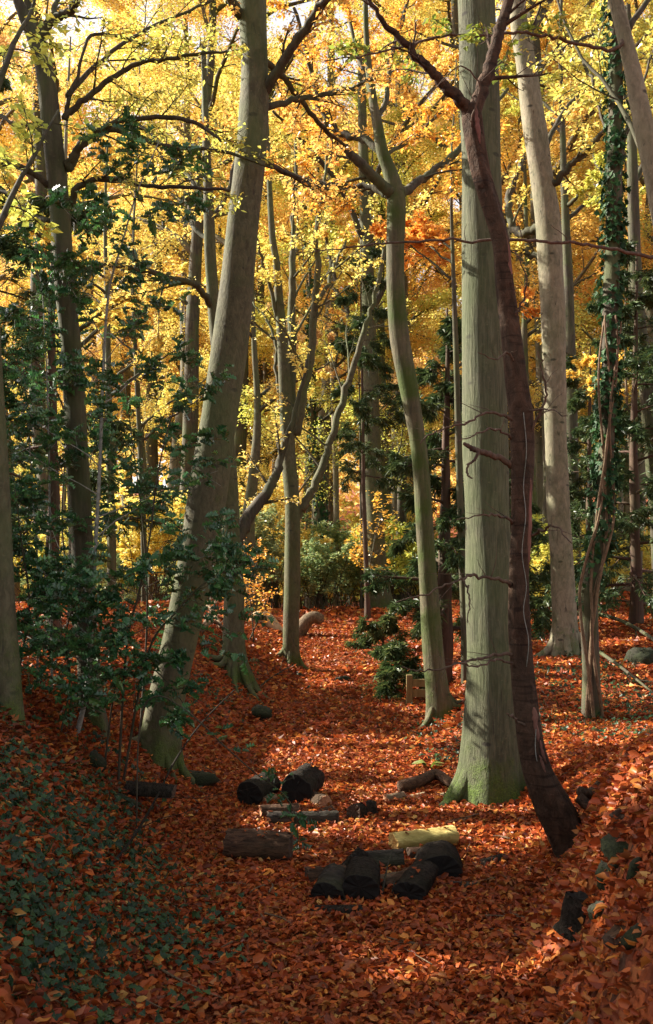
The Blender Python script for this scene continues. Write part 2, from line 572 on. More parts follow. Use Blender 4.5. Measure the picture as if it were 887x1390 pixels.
def stonemat(name, a, b, mossy):
    m, nt = mat(name)
    tc = N(nt, 'ShaderNodeTexCoord').outputs['Object']
    n1 = noise(nt, tc, 14, 6, .65)
    col = ramp(nt, n1, [(.3, a), (.7, b)])
    n2 = noise(nt, tc, 5, 5, .7)
    fine = noise(nt, tc, 80, 3)
    col = mixc(nt, ramp(nt, n2, [(.62 - mossy * .35, 0.0), (.75 - mossy * .3, 1.0)]), col, ramp(nt, fine, [(.3, (.006, .009, .003)), (.7, (.024, .030, .008))]))
    finish(nt, col, .9, math_(nt, 'ADD', n1, math_(nt, 'MULTIPLY', fine, .4)), .02, .9)
    return m


STONE = stonemat('mossy_stone', (.05, .05, .034), (.12, .12, .08), .5)
MOSSROCK = stonemat('moss_covered_stone', (.03, .027, .02), (.06, .055, .04), .8)


def groundmat():
    m, nt = mat('woodland_floor')
    tc = N(nt, 'ShaderNodeTexCoord').outputs['Object']
    dn = N(nt, 'ShaderNodeTexNoise')
    dn.inputs['Scale'].default_value = 9
    nt.links.new(tc, dn.inputs['Vector'])
    wv = N(nt, 'ShaderNodeVectorMath', operation='MULTIPLY_ADD')
    nt.links.new(dn.outputs['Color'], wv.inputs[0])
    wv.inputs[1].default_value = (.08, .08, .08)
    nt.links.new(tc, wv.inputs[2])
    vo = N(nt, 'ShaderNodeTexVoronoi')
    vo.inputs['Scale'].default_value = 17
    nt.links.new(wv.outputs[0], vo.inputs['Vector'])
    sp = N(nt, 'ShaderNodeSeparateColor')
    nt.links.new(vo.outputs['Color'], sp.inputs[0])
    leaf = ramp(nt, sp.outputs[0], [(0, (.06, .02, .010)), (.25, (.24, .05, .016)), (.5, (.34, .085, .020)), (.75, (.16, .04, .016)), (1, (.44, .15, .035))])
    soil = noise(nt, tc, 3, 5, .65)
    col = mixc(nt, ramp(nt, soil, [(.50, 0.0), (.66, .75)]), leaf, (.05, .026, .014))
    finish(nt, col, .9, math_(nt, 'ADD', math_(nt, 'MULTIPLY', sp.outputs[1], .6), math_(nt, 'MULTIPLY', vo.outputs['Distance'], -.6)), .03, .9)
    return m


GROUND = groundmat()

# ------------------------------------------------------------------ ground sheet
gx = np.concatenate([-np.geomspace(160, 6.2, 26), np.arange(-6, 8, .09), np.geomspace(8.2, 160, 26)])
gy = np.concatenate([np.linspace(-14, .8, 20), np.arange(1, 16, .09), np.arange(16, 30, .25), np.geomspace(30.5, 260, 40)])
GX, GY = np.meshgrid(gx, gy)
GZ = terrain(GX, GY)
q = np.random.default_rng(3)
GZ = GZ + np.where((GX > -6) & (GX < 8) & (GY > 1) & (GY < 16), q.normal(0, .006, GX.shape), 0)
g = MB()
nx, ny = len(gx), len(gy)
ii = (np.arange(ny - 1)[:, None] * nx + np.arange(nx - 1)[None]).ravel()
g.add(np.stack([GX, GY, GZ], -1).reshape(-1, 3), [np.stack([ii, ii + 1, ii + nx + 1, ii + nx], -1)])
tag(build(g, 'ground', GROUND), kind='structure')


def tnormal(x, y):
    e = .05
    return nrm(np.stack([-(terrain(x + e, y) - terrain(x - e, y)) / (2 * e), -(terrain(x, y + e) - terrain(x, y - e)) / (2 * e), np.ones_like(x)], -1))


# chosen sunlit spots; leaves in the sun's way are left out
for (u, v, r) in [(430, 1031, .32), (500, 1026, .34), (365, 1034, .22), (575, 1130, .30), (680, 1120, .30), (715, 1142, .22), (640, 1150, .2),
                  (770, 1270, .10), (820, 1240, .09), (730, 1296, .07), (860, 990, .5), (800, 1000, .3), (550, 1010, .3), (600, 1000, .22),
                  (590, 960, .2), (560, 836, 1.2), (640, 955, .4), (520, 1040, .15), (870, 930, .5), (195, 985, .10), (770, 870, .4), (760, 760, .5)]:
    PATCH.append((hit(u, v), r))
PATCH.append((at(575, 1138, 5.7), .24))
PATCH.append((at(196, 990, 6.5), .16))
PATCH.append((at(228, 880, 6.8), .16))
PATCH.append((at(258, 720, 6.8), .16))
PATCH.append((at(760, 640, 13.5), .9))
PATCH.append((at(520, 700, 21), 1.5))
PATCH.append((at(300, 330, 6.9), .55))
PATCH.append((at(275, 560, 6.9), .28))

# ------------------------------------------------------------------ hand placed trees


def world_path(path, Y, dy=0.0, dy0=0.0):
    m = len(path)
    P = np.array([at(u, v, Y + dy0 + (dy - dy0) * (i / max(1, m - 1))) for i, (u, v, w) in enumerate(path)])
    R = np.array([w / 2 / F * Y for (_, _, w) in path])
    return P, R


def refine(P, R, k):
    Q = catmull(P, k)
    t = np.linspace(0, len(P) - 1, len(Q))
    return Q, np.interp(t, np.arange(len(P)), R)


class Hero:
    """A tree traced along its own axis at its own distance; parts: trunk, branch (each), crown."""

    def __init__(self, name, label, cat, base, path, bark, seg=28, flare=(.55, .22, 5), lump=.05, group=None, seed=1, sink=.12, Y=None, curve=0.0):
        b = hit(*base)
        self.Y = Y or b[1]
        self.o = empty(name, (at(base[0], base[1], self.Y)[0], self.Y, float(terrain(at(base[0], base[1], self.Y)[0], self.Y))), label, cat, group)
        P, R = world_path(path, self.Y, curve)
        P[0] = P[0] + nrm(P[0] - P[1]) * 0
        gz = float(terrain(P[0][0], P[0][1]))
        d = nrm(P[0] - P[1])
        ext = P[0] + d * max(0.0, (P[0][2] - gz + sink)) / max(.4, -d[2])
        P = np.vstack([ext, P])
        R = np.concatenate([[R[0]], R])
        Q, RR = refine(P, R, 9)
        # denser rings near the root flare
        t = MB()
        tube(t, Q, RR, seg, lump=lump, flare=flare, seed=seed)
        build(t, 'trunk', bark, self.o)
        self.bark, self.rg, self.tw = bark, np.random.default_rng(seed + 100), []

    def roots(self, spec, r0):
        """Surface roots: (direction in degrees, length) each, sinking into the leaves."""
        b = np.array(self.o.location)
        for k, (az, L) in enumerate(spec):
            a = math.radians(az)
            d = np.array([math.cos(a), math.sin(a), 0])
            side = np.array([-d[1], d[0], 0]) * self.rg.uniform(-.12, .12) * L
            pts = []
            for t, h in ((.10, .30), (.34, .115), (.62, .035), (.85, .005), (1.1, -.05)):
                p = b + d * (r0 * .5 + L * t) + side * t * t * 3
                p[2] = float(terrain(p[0], p[1])) + h * (r0 / .2) ** .5
                pts.append(p)
            Q, RR = refine(np.array(pts), r0 * np.array([.34, .33, .25, .17, .10]), 5)
            m = MB()
            tube(m, Q, RR, 12, lump=.12, seed=k)
            build(m, 'root', self.bark, self.o)

    def branch(self, path, dy=0.0, n=8, level=2, leafy=True, bark=None, lenf=.38, up=.05, seg=8, ang=(30, 65), dy0=0.0, kids=None, t0=.2, minr=.003, under=None):
        P, R = world_path(path, self.Y, dy, dy0)
        Q, RR = refine(P, R, 5)
        Q = Q + self.rg.normal(0, np.where(np.arange(len(Q)) % 2, .0011, .0004)[:, None] * self.Y, Q.shape)
        m, tw = MB(), []
        tube(m, Q, RR, seg, lump=.045, seed=int(self.rg.integers(999)))
        if n:
            sprout(m, Q, RR, self.rg, level, tw, n, lenf, ang, up, t0, 5, .45, minr, kids=kids)
        o = build(m, 'branch' if under is None else 'side_twig', bark or BRANCH, self.o)
        if under is not None:
            o.parent = under
        self.last = o
        if leafy:
            self.tw += tw + [Q[len(Q) // 2:]]
        return Q

    def crown(self, material, per=9, size=.06, name='crown', **kw):
        m = MB()
        twig_leaves(m, self.tw, per, size, rg=self.rg, gaps=True, **kw)
        if not m.empty():
            build(m, name, material, self.o)
        self.tw = []


# T8 : the big straight beech
T8 = Hero('beech_tree', 'thick straight grey-green beech with mossy flared roots, the widest trunk right of the path', 'tree', (662, 1088),
          [(664, 1085, 78), (667, 1040, 70), (667, 960, 65), (667, 880, 64), (664, 760, 61), (659, 600, 60), (656, 430, 58), (653, 200, 54), (647, 0, 50), (640, -220, 42), (636, -500, 30)],
          BEECH_BIG, seg=48, flare=(.62, .26, 6), lump=.03, seed=4)
T8.roots([(195, .36), (238, .24), (318, .24), (20, .3), (120, .3)], .16)
for pa, dy in [([(640, -200, 16), (560, -300, 10), (470, -360, 5)], -1), ([(640, -240, 16), (730, -330, 10), (820, -380, 5)], 1), ([(637, -330, 14), (600, -460, 9), (520, -560, 4)], 1.2), ([(637, -400, 12), (700, -520, 8), (760, -640, 4)], -1)]:
    T8.branch(pa, dy)
T8.crown(GOLD, 9, .05)

# T2 : the leaning beech on the left bank
T2 = Hero('beech_tree', 'smooth beech leaning to the right from the ivy bank behind the holly stems', 'tree', (215, 1032),
          [(214, 1030, 53), (222, 970, 49), (246, 860, 47), (270, 740, 51), (290, 620, 52), (308, 500, 48), (320, 400, 46), (331, 300, 44), (342, 200, 40), (346, 100, 37), (342, 0, 40), (338, -150, 33), (330, -400, 22)],
          BEECH, seg=36, flare=(.55, .18, 5), lump=.04, seed=9)
T2.roots([(215, .22), (300, .26), (350, .34), (60, .3)], .11)
T2.branch([(330, 25, 16), (318, 8, 14), (304, -25, 10), (290, -80, 7)], -.4, 5)
T2.branch([(357, 128, 15), (378, 96, 14), (400, 60, 12), (425, 22, 11), (448, -5, 9), (480, -50, 6)], -.5, 9)
T2.branch([(357, 145, 10), (395, 138, 8), (437, 128, 7), (480, 118, 5), (520, 100, 3)], .6, 9)
T2.branch([(345, 70, 10), (375, 95, 9), (405, 130, 8), (432, 165, 7), (470, 200, 4)], .8, 9)
T2.branch([(357, 218, 8), (390, 235, 8), (425, 252, 6), (470, 258, 3)], .8, 8)
T2.branch([(338, 215, 5), (320, 200, 4), (300, 180, 3), (275, 172, 2)], -.3, 5)
T2.branch([(338, -120, 16), (420, -220, 10), (520, -280, 5)], .8, 8)
T2.branch([(335, -180, 16), (250, -270, 10), (150, -300, 5)], -.8, 8)
T2.crown(GOLD, 4, .042)

# T1 : the dark arching-armed tree behind the holly
T1 = Hero('beech_tree', 'dark beech with long arching branches behind the holly, forked at the top left', 'tree', (126, 985),
          [(126, 984, 34), (122, 930, 31), (116, 840, 30), (110, 700, 29), (104, 580, 28), (96, 470, 28), (88, 380, 28), (82, 290, 27), (76, 230, 26), (68, 150, 26), (60, 90, 24), (48, 55, 20), (32, 20, 15), (18, -20, 12), (0, -90, 8)],
          BARK_DARK, seg=22, flare=(.5, .2, 5), lump=.05, seed=14)
T1.branch([(48, 60, 17), (40, 25, 15), (36, -10, 13), (30, -80, 8)], .2, 4)
T1.branch([(56, 55, 14), (66, 32, 12), (82, 22, 11), (96, 15, 10), (106, 0, 9), (104, -30, 7), (110, -80, 5)], -.2, 4)
T1.branch([(70, 22, 8), (78, 0, 7), (84, -30, 6)], .3, 3)
T1.branch([(86, 158, 10), (100, 148, 9), (128, 125, 8), (165, 98, 7), (205, 82, 6), (255, 76, 5), (312, 68, 3)], -.1, 9)
T1.branch([(90, 150, 6), (112, 76, 4), (125, 48, 5), (165, 50, 4), (200, 62, 3)], .4, 6)
T1.branch([(93, 228, 11), (105, 205, 10), (128, 183, 9), (150, 170, 7), (180, 162, 6), (240, 160, 6), (275, 172, 5), (300, 190, 3)], -.2, 9)
T1.branch([(96, 232, 12), (105, 205, 11), (122, 185, 10), (150, 176, 8), (195, 188, 7), (240, 200, 6), (300, 205, 5), (370, 228, 3)], .3, 9)
T1.branch([(98, 278, 10), (104, 258, 9), (122, 246, 8), (160, 243, 7), (200, 252, 6), (255, 254, 5), (312, 258, 4)], -.3, 9)
T1.branch([(66, 252, 9), (50, 238, 8), (25, 226, 7), (0, 222, 6), (-40, 215, 4)], -.3, 7)
T1.branch([(70, 300, 7), (40, 290, 6), (10, 262, 5), (-30, 250, 4)], .4, 6)
T1.branch([(92, 130, 8), (140, 80, 6), (200, 40, 5), (270, 10, 4), (320, -20, 3)], 1.2, 9)
T1.branch([(66, 160, 7), (30, 170, 6), (-10, 150, 4)], .3, 6)
T1.crown(LIME, 4, .040)

# T4 : mid-distance trunk behind the leaning beech
T4 = Hero('beech_tree', 'upright brown trunk with splayed roots behind the leaning beech', 'tree', (320, 922),
          [(320, 918, 30), (318, 880, 27), (317, 800, 26), (314, 720, 26), (308, 620, 24), (300, 520, 21), (292, 430, 18), (286, 350, 16), (283, 270, 13), (280, 180, 10), (276, 60, 7)],
          BEECH, seg=26, flare=(.95, .28, 5), lump=.06, seed=21)
T4.roots([(180, .38), (225, .40), (268, .36), (312, .46), (350, .4)], .12)
T4.branch([(317, 738, 18), (330, 716, 18), (342, 695, 17), (362, 668, 15), (376, 640, 13), (383, 615, 10), (400, 560, 7), (418, 490, 4)], .8, 7)
T4.branch([(290, 420, 10), (275, 398, 9), (262, 385, 8), (235, 378, 8), (200, 368, 7), (160, 362, 6), (110, 366, 5), (50, 372, 3)], -1.5, 10)
T4.branch([(287, 330, 7), (265, 310, 6), (255, 290, 5), (262, 250, 4), (250, 200, 2)], .8, 8)
T4.branch([(285, 300, 7), (310, 260, 6), (330, 190, 4), (380, 120, 3)], 1.5, 9)
T4.branch([(284, 280, 7), (240, 220, 6), (190, 170, 4), (120, 130, 3)], 1.5, 9)
T4.crown(YELLOW, 9, .052)

# T3 : multi-stemmed beech by the path
T3 = Hero('beech_tree', 'slender beech with three upright stems standing alone beside the path bend', 'tree', (396, 902),
          [(396, 900, 24), (396, 850, 22), (397, 780, 21), (397, 690, 21), (392, 620, 20), (388, 540, 18), (384, 470, 15), (380, 420, 13), (376, 360, 10), (370, 320, 9), (366, 250, 7), (362, 150, 5)],
          BEECH, seg=22, flare=(.35, .16, 4), lump=.05, seed=31)
T3.roots([(200, .3), (260, .25), (330, .3)], .11)
T3.branch([(402, 705, 13), (412, 685, 12), (428, 655, 11), (442, 622, 10), (456, 575, 10), (470, 530, 9), (486, 480, 8), (500, 430, 7), (513, 385, 6), (524, 335, 5), (540, 270, 3)], .4, 8, 2, True, BEECH)
T3.branch([(394, 570, 14), (396, 520, 13), (397, 470, 12), (396, 420, 11), (397, 360, 9), (398, 320, 7), (402, 250, 5), (400, 150, 3)], .5, 8, 2, True, BEECH)
T3.branch([(402, 590, 13), (410, 545, 12), (420, 500, 11), (426, 440, 10), (431, 390, 9), (432, 345, 8), (428, 322, 6), (440, 250, 4), (450, 160, 3)], -.4, 8, 2, True, BEECH)
T3.branch([(376, 432, 6), (368, 390, 5), (356, 355, 4), (348, 325, 3)], -.4, 6, 2, True, BEECH)
T3.branch([(428, 415, 6), (445, 385, 5), (454, 360, 4), (470, 330, 3)], .5, 6, 2, True, BEECH)
T3.branch([(381, 560, 6), (376, 500, 5), (374, 462, 4), (360, 430, 3), (344, 410, 2)], .4, 6, 2, True, BEECH)
T3.crown(YELLOW, 11, .055)

# T5 / T6 : two trunks at the crest of the path
T5 = Hero('beech_tree', 'straight trunk with sunlit left edge at the crest where the path disappears', 'tree', (517, 828),
          [(518, 826, 32), (514, 790, 27), (508, 700, 26), (504, 600, 25), (502, 500, 23), (500, 430, 21), (498, 340, 18), (494, 220, 14), (490, 80, 9)],
          BEECH, seg=20, flare=(.4, .35, 4), lump=.04, seed=41)
T5.branch([(502, 480, 10), (478, 440, 8), (455, 380, 6), (440, 300, 4)], 1.5, 9)
T5.branch([(502, 430, 10), (530, 370, 8), (560, 300, 6), (600, 240, 4)], 1.5, 9)
T5.branch([(498, 330, 9), (460, 250, 7), (410, 190, 5), (370, 150, 3)], -1.5, 9)
T5.branch([(497, 280, 9), (530, 200, 7), (580, 130, 5), (620, 80, 3)], -1.5, 9)
T5.crown(GOLD, 22, .075)
T6 = Hero('beech_tree', 'thinner greenish trunk close behind the straight trunk at the path crest', 'tree', (528, 822),
          [(528, 820, 24), (526, 760, 20), (522, 680, 19), (518, 590, 18), (515, 480, 16), (516, 380, 13), (520, 250, 9)],
          BEECH_MOSSY, seg=16, flare=(.3, .3, 4), seed=43, Y=25)
T6.branch([(516, 420, 8), (545, 350, 6), (590, 290, 4)], 1.2, 8)
T6.branch([(517, 360, 8), (490, 290, 6), (450, 240, 4)], 1.2, 8)
T6.crown(YELLOW, 16, .075)

# T7 : mossy forked beech
T7 = Hero('beech_tree', 'curving mossy beech forking into wide limbs, between path and big beech', 'tree', (598, 978),
          [(600, 974, 34), (594, 930, 30), (588, 880, 29), (582, 800, 25), (576, 700, 24), (572, 640, 23), (566, 590, 22), (554, 520, 26), (543, 460, 26), (538, 400, 25), (537, 340, 24), (538, 290, 26), (537, 262, 24), (528, 230, 18), (519, 205, 16), (513, 170, 14), (506, 130, 11), (498, 60, 8), (496, -30, 6)],
          BEECH_MOSSY, seg=28, flare=(.55, .17, 4), lump=.05, seed=51)
T7.roots([(215, .32), (330, .30), (10, .3)], .10)
T7.branch([(534, 268, 17), (522, 255, 16), (500, 232, 14), (478, 210, 12), (456, 190, 10), (440, 158, 9), (430, 120, 8), (415, 70, 6), (400, 10, 4)], -.6, 10, 2, True, BARK_DARK)
T7.branch([(545, 266, 13), (560, 252, 12), (580, 238, 11), (605, 220, 10), (626, 200, 9), (650, 170, 7), (690, 120, 5)], .9, 9, 2, True, BARK_DARK)
T7.branch([(528, 264, 9), (505, 256, 8), (470, 252, 8), (437, 250, 7), (400, 238, 6), (362, 224, 4)], .6, 9, 2, True, BARK_DARK)
T7.branch([(518, 205, 11), (498, 192, 11), (470, 182, 10), (448, 178, 9), (432, 160, 7), (420, 130, 5)], .5, 9, 2, True, BARK_DARK)
T7.branch([(515, 165, 8), (528, 120, 7), (530, 80, 6), (545, 30, 5), (560, -20, 4)], .4, 8, 2, True, BARK_DARK)
T7.branch([(508, 140, 7), (490, 90, 6), (478, 40, 5), (470, -10, 4)], .4, 8, 2, True, BARK_DARK)
T7.branch([(520, 210, 6), (560, 190, 5), (600, 150, 4)], 1.0, 8, 2, True, BARK_DARK)
T7.crown(ORANGE, 11, .046)

# T9 : the red-barked curved tree in front
T9 = Hero('cherry_tree', 'red-brown thin curved trunk with dead side twigs, bowed in front of the big beech', 'tree', (772, 1150),
          [(776, 1150, 46), (764, 1118, 52), (750, 1092, 50), (733, 1055, 40), (722, 1015, 34), (716, 970, 31), (710, 910, 29), (706, 850, 29), (705, 780, 28), (707, 700, 29), (709, 630, 30), (708, 570, 29), (701, 515, 26), (694, 450, 25), (686, 390, 26), (680, 330, 26), (668, 285, 25), (654, 240, 23), (646, 200, 23), (641, 165, 24), (640, 145, 22)],
          CHERRY, seg=32, flare=(.18, .12, 3), lump=.10, seed=61, sink=.08)
T9.roots([(310, .28), (20, .3), (80, .25)], .085)
T9.branch([(640, 158, 18), (625, 136, 17), (605, 118, 15), (590, 100, 13), (570, 80, 11), (545, 55, 9), (520, 30, 7), (500, 0, 6), (480, -60, 4)], -.2, 6, 2, False, CHERRY)
T9.branch([(641, 165, 20), (652, 126, 19), (664, 95, 18), (672, 68, 17), (681, 36, 16), (690, 5, 15), (700, -40, 13), (715, -120, 9)], .15, 6, 2, False, CHERRY)
DT = dict(level=1, leafy=False, bark=TWIGBARK, minr=.0012)
T9.branch([(698, 634, 9), (680, 622, 8), (664, 616, 8), (650, 613, 7), (640, 607, 6), (629, 602, 4)], -.22, 0, **DT)
T9.branch([(650, 613, 5), (646, 622, 4), (636, 632, 3), (634, 642, 3), (641, 650, 2)], -.2, 0, dy0=-.17, under=T9.last, **DT)
T9.branch([(698, 572, 5), (680, 562, 4), (655, 562, 3), (632, 574, 3), (600, 584, 2), (570, 600, 1.4)], -.3, 6, **DT)
T9.branch([(698, 596, 4), (684, 588, 3), (668, 582, 3), (650, 588, 2), (620, 600, 1.4)], -.3, 5, **DT)
T9.branch([(697, 712, 4), (690, 704, 4), (672, 700, 3), (650, 700, 2), (620, 706, 1.4)], -.35, 5, **DT)
T9.branch([(696, 796, 7), (684, 788, 5), (664, 785, 4), (642, 781, 4), (625, 786, 3), (600, 796, 2.5), (575, 808, 2), (540, 815, 1.3)], -.4, 8, **DT)
T9.branch([(630, 784, 3), (634, 800, 2.4), (638, 820, 2), (634, 845, 1.3)], -.38, 4, dy0=-.3, under=T9.last, **DT)
T9.branch([(700, 888, 5), (680, 888, 4), (655, 894, 3.5), (630, 898, 3), (600, 908, 2.4), (570, 912, 2), (545, 905, 1.3)], -.35, 8, **DT)
T9.branch([(700, 902, 4), (676, 896, 3), (650, 906, 2.4), (615, 900, 1.4)], -.45, 6, **DT)
T9.branch([(716, 728, 4), (735, 722, 4), (746, 714, 3), (760, 718, 2.4), (776, 738, 1.5)], -.3, 5, **DT)
T9.branch([(716, 600, 5), (724, 580, 4), (735, 556, 3.5), (741, 536, 3), (737, 505, 2.4), (730, 480, 1.6)], -.2, 6, **DT)
T9.branch([(716, 560, 3), (740, 555, 2.4), (770, 565, 1.4)], -.3, 5, **DT)
T9.branch([(718, 990, 6), (708, 982, 4), (697, 974, 3), (688, 968, 1.5)], -.3, 0, **DT)
T9.branch([(700, 500, 4), (690, 478, 3), (672, 488, 2), (650, 478, 1.2)], -.3, 6, **DT)
T9.branch([(690, 440, 4), (704, 420, 3), (715, 380, 2), (700, 340, 1.3)], -.2, 5, **DT)
T9.branch([(652, 190, 4), (640, 165, 3), (652, 120, 2.4), (625, 90, 1.8), (580, 130, 1.2)], -.25, 7, **DT)
pb = barkmat('torn_inner_bark', (.13, .052, .042), (.22, .095, .075), galg=.2, scale=60, bump=.6)
T9V = [135, 165, 200, 240, 285, 330, 390, 450, 515, 570, 630, 700, 780, 850, 910, 970, 1015, 1055, 1092]
T9U = [638, 640, 646, 654, 668, 680, 686, 694, 701, 708, 709, 707, 705, 706, 710, 716, 722, 733, 750]
T9W = [30, 28, 24, 23, 25, 26, 26, 25, 26, 29, 30, 29, 28, 29, 29, 31, 34, 40, 50]
for k, (v0, v1, off, wd) in enumerate([(955, 1005, .45, 4.5), (1003, 1034, .62, 3.2), (1022, 1046, .25, 2.5), (300, 400, .50, 3.2), (650, 770, .72, 3), (150, 200, .35, 3.5)]):
    vs = np.linspace(v0, v1, 12)
    pp, rr_ = [], []
    r8 = np.random.default_rng(k)
    for v in vs:                                  # a strip that follows the round of the trunk
        R_ = np.interp(v, T9V, T9W) / 2 / F * T9.Y
        a_ = off * 1.2 + r8.normal(0, .04)
        c_ = at(np.interp(v, T9V, T9U), v, T9.Y)
        pp.append(c_ + np.array([math.sin(a_), -math.cos(a_), 0]) * (R_ * 1.02 - wd * .55 / F * T9.Y))
        rr_.append(wd / F * T9.Y * (.25 + .75 * math.sin(PI * (v - v0) / (v1 - v0)) ** .5) * r8.uniform(.75, 1.15))
    ply = MB()
    tube(ply, np.array(pp), np.array(rr_), 7, lump=.2, seed=k)
    build(ply, 'torn_bark', pb, T9.o)
vine = MB()
vq = catmull([at(u, v, T9.Y - .075) for u, v in [(728, 990), (727, 1015), (731, 1040), (742, 1062), (752, 1072), (762, 1085)]], 5)
tube(vine, vq, .0028, 5)
build(vine, 'vine', STEM, T9.o)
vine = MB()
vq = catmull([at(u, v, T9.Y - .064) for u, v in [(711, 560), (715, 610), (711, 660), (714, 700), (709, 750), (715, 795), (711, 830), (718, 870), (715, 905)]], 5)
tube(vine, vq, .0022, 5)
build(vine, 'vine', STEM, T9.o)

# T10 : the sunlit beech on the right bank
T10 = Hero('beech_tree', 'pale beech on the right bank with a sunlit trunk and greenish flared base', 'tree', (768, 890),
           [(768, 888, 38), (768, 840, 31), (763, 760, 30), (758, 680, 30), (755, 600, 30), (753, 500, 31), (751, 430, 32), (747, 350, 34), (743, 290, 33), (734, 230, 30), (727, 180, 31), (720, 130, 30), (713, 80, 26), (706, 40, 24), (702, 0, 22), (694, -80, 16)],
           BEECH_PALE, seg=30, flare=(.55, .3, 5), lump=.04, seed=71)
T10.roots([(200, .4), (262, .3), (335, .4)], .14)
T10.branch([(744, 255, 11), (756, 246, 10), (772, 228, 9), (790, 212, 8), (808, 190, 7), (828, 168, 5), (850, 130, 3)], -.6, 8)
T10.branch([(742, 300, 13), (724, 312, 12), (708, 318, 12), (694, 300, 11), (690, 270, 10), (700, 240, 9), (712, 215, 7)], .9, 6)
T10.branch([(744, 350, 9), (720, 345, 8), (700, 335, 6), (686, 300, 5)], .6, 6)
T10.branch([(722, 100, 12), (745, 80, 10), (770, 62, 8), (800, 50, 6), (830, 20, 4)], .8, 9)
T10.branch([(735, 215, 8), (760, 160, 6), (790, 120, 5), (820, 70, 3)], 1.2, 9)
T10.branch([(712, 60, 12), (735, 20, 10), (760, -20, 8)], .8, 8)
T10.branch([(706, 40, 10), (690, 10, 9), (670, -30, 7)], .8, 8)
T10.crown(YELLOW, 9, .056)

# T11 : the ivy-clad tree
T11 = Hero('ivy_clad_tree', 'sinuous dark trunk wrapped in ivy and thick ivy stems on the right bank', 'tree', (803, 975),
           [(804, 974, 26), (802, 920, 24), (800, 850, 24), (801, 800, 25), (808, 760, 24), (818, 710, 22), (822, 650, 20), (824, 590, 20), (827, 500, 21), (829, 430, 22), (832, 340, 21), (834, 250, 21), (836, 150, 19), (835, 60, 17), (832, -30, 14), (830, -140, 10)],
           BARK_DARK, seg=22, flare=(.2, .15, 4), lump=.07, seed=81)
m = MB()
for (off, ph) in ((-8, 0), (-2, 2), (5, 3.6), (9, 5)):
    pts = []
    for v in range(978, 420, -22):
        uc = np.interp(v, [430, 500, 590, 650, 710, 760, 800, 850, 974], [829, 827, 824, 822, 818, 808, 801, 800, 804])
        pts.append(at(uc + off + 6 * math.sin(v / 46 + ph), v, T11.Y - .10 + .02 * math.sin(v / 30 + ph)))
    pts[0][2] = float(terrain(pts[0][0], pts[0][1])) - .03
    m = MB()
    tube(m, catmull(pts, 3), np.linspace(.016, .008, 3 * (len(pts) - 1) + 1), 7, lump=.1, seed=int(off) + 20)
    build(m, 'ivy_stem', DEAD, T11.o)
m = MB()
r2 = np.random.default_rng(82)
n = 3000
v = r2.uniform(-80, 830, n) + r2.normal(0, 20, n)
v = np.where(r2.random(n) < .25, r2.choice([500, 560, 640, 690, 735, 320, 210, 800], n) + r2.normal(0, 16, n), v)
uc = np.interp(v, [-140, 60, 150, 340, 430, 500, 590, 650, 710, 760, 800, 850, 974], [830, 835, 836, 832, 829, 827, 824, 822, 818, 808, 801, 800, 804])
th = r2.uniform(0, 2 * PI, n)
rad = np.interp(v, [-100, 500, 850], [.07, .085, .095]) * r2.uniform(.85, 1.15, n) * (1 + .45 * (r2.random(n) < .3) * r2.random(n))
C = np.stack([(uc - CU) / F * T11.Y, np.full(n, T11.Y), EYE + (HV - v) / F * T11.Y], -1)
out = np.stack([np.cos(th), np.sin(th), np.zeros(n)], -1)
keep = ((np.sin(v / 19 + 2 * np.sin(th)) + np.sin(v / 41 + th * 2) + r2.normal(0, .6, n)) > -.7) & ((v < 760) | (r2.random(n) < .25))
leaves(m, (C + out * rad[:, None])[keep], (out * .4 + np.array([0, 0, -.8]) + r2.normal(0, .4, (n, 3)))[keep], (out + r2.normal(0, .35, (n, 3)))[keep], r2.uniform(.04, .07, n)[keep], r2.uniform(.04, .065, n)[keep], IVY)
build(m, 'ivy', IVYLEAF, T11.o)
T11.branch([(834, 240, 8), (850, 180, 6), (870, 120, 4), (890, 60, 3)], .4, 8)
T11.branch([(833, 200, 8), (810, 130, 6), (790, 80, 4)], .5, 8)
T11.crown(LIME, 9, .052)

# T12 : grey leaning stem entering at the right edge
T12 = Hero('ash_tree', 'smooth pale grey leaning stem crossing the top right corner', 'tree', (1010, 1010),
           [(1012, 1010, 40), (990, 860, 34), (968, 700, 32), (944, 540, 30), (918, 400, 29), (902, 310, 28), (886, 230, 26), (872, 160, 25), (860, 100, 22), (848, 50, 20), (836, 0, 19), (820, -70, 16), (790, -180, 11)],
           BEECH_PALE, seg=22, flare=(.4, .2, 4), lump=.03, seed=91, Y=6.6)
T12.branch([(846, 46, 6), (838, 66, 5), (800, 62, 5), (760, 54, 4.5), (720, 46, 4), (690, 45, 4), (640, 49, 3.6), (592, 50, 3.4), (555, 62, 3), (510, 72, 2.4), (440, 82, 1.6)], -.7, 9, 2, True, TWIGBARK, .16, .02, 6, (30, 60))
T12.crown(GREENLEAF, 4, .05, name='foliage')
T12.branch([(905, 330, 7), (892, 348, 6), (860, 344, 5), (820, 336, 4.6), (780, 330, 4.2), (740, 328, 4), (700, 326, 3.8), (640, 327, 3.4), (580, 326, 3), (520, 330, 2.4), (470, 336, 1.8), (420, 343, 1.2)], -.9, 6, 1, False, TWIGBARK, .08, .02, 6, (30, 60))
T12.branch([(885, 235, 9), (840, 140, 6), (780, 60, 4), (740, -40, 3)], .9, 8)
T12.branch([(850, 50, 9), (900, -40, 6), (940, -120, 4)], .4, 8)
T12.crown(LIME, 6, .042)

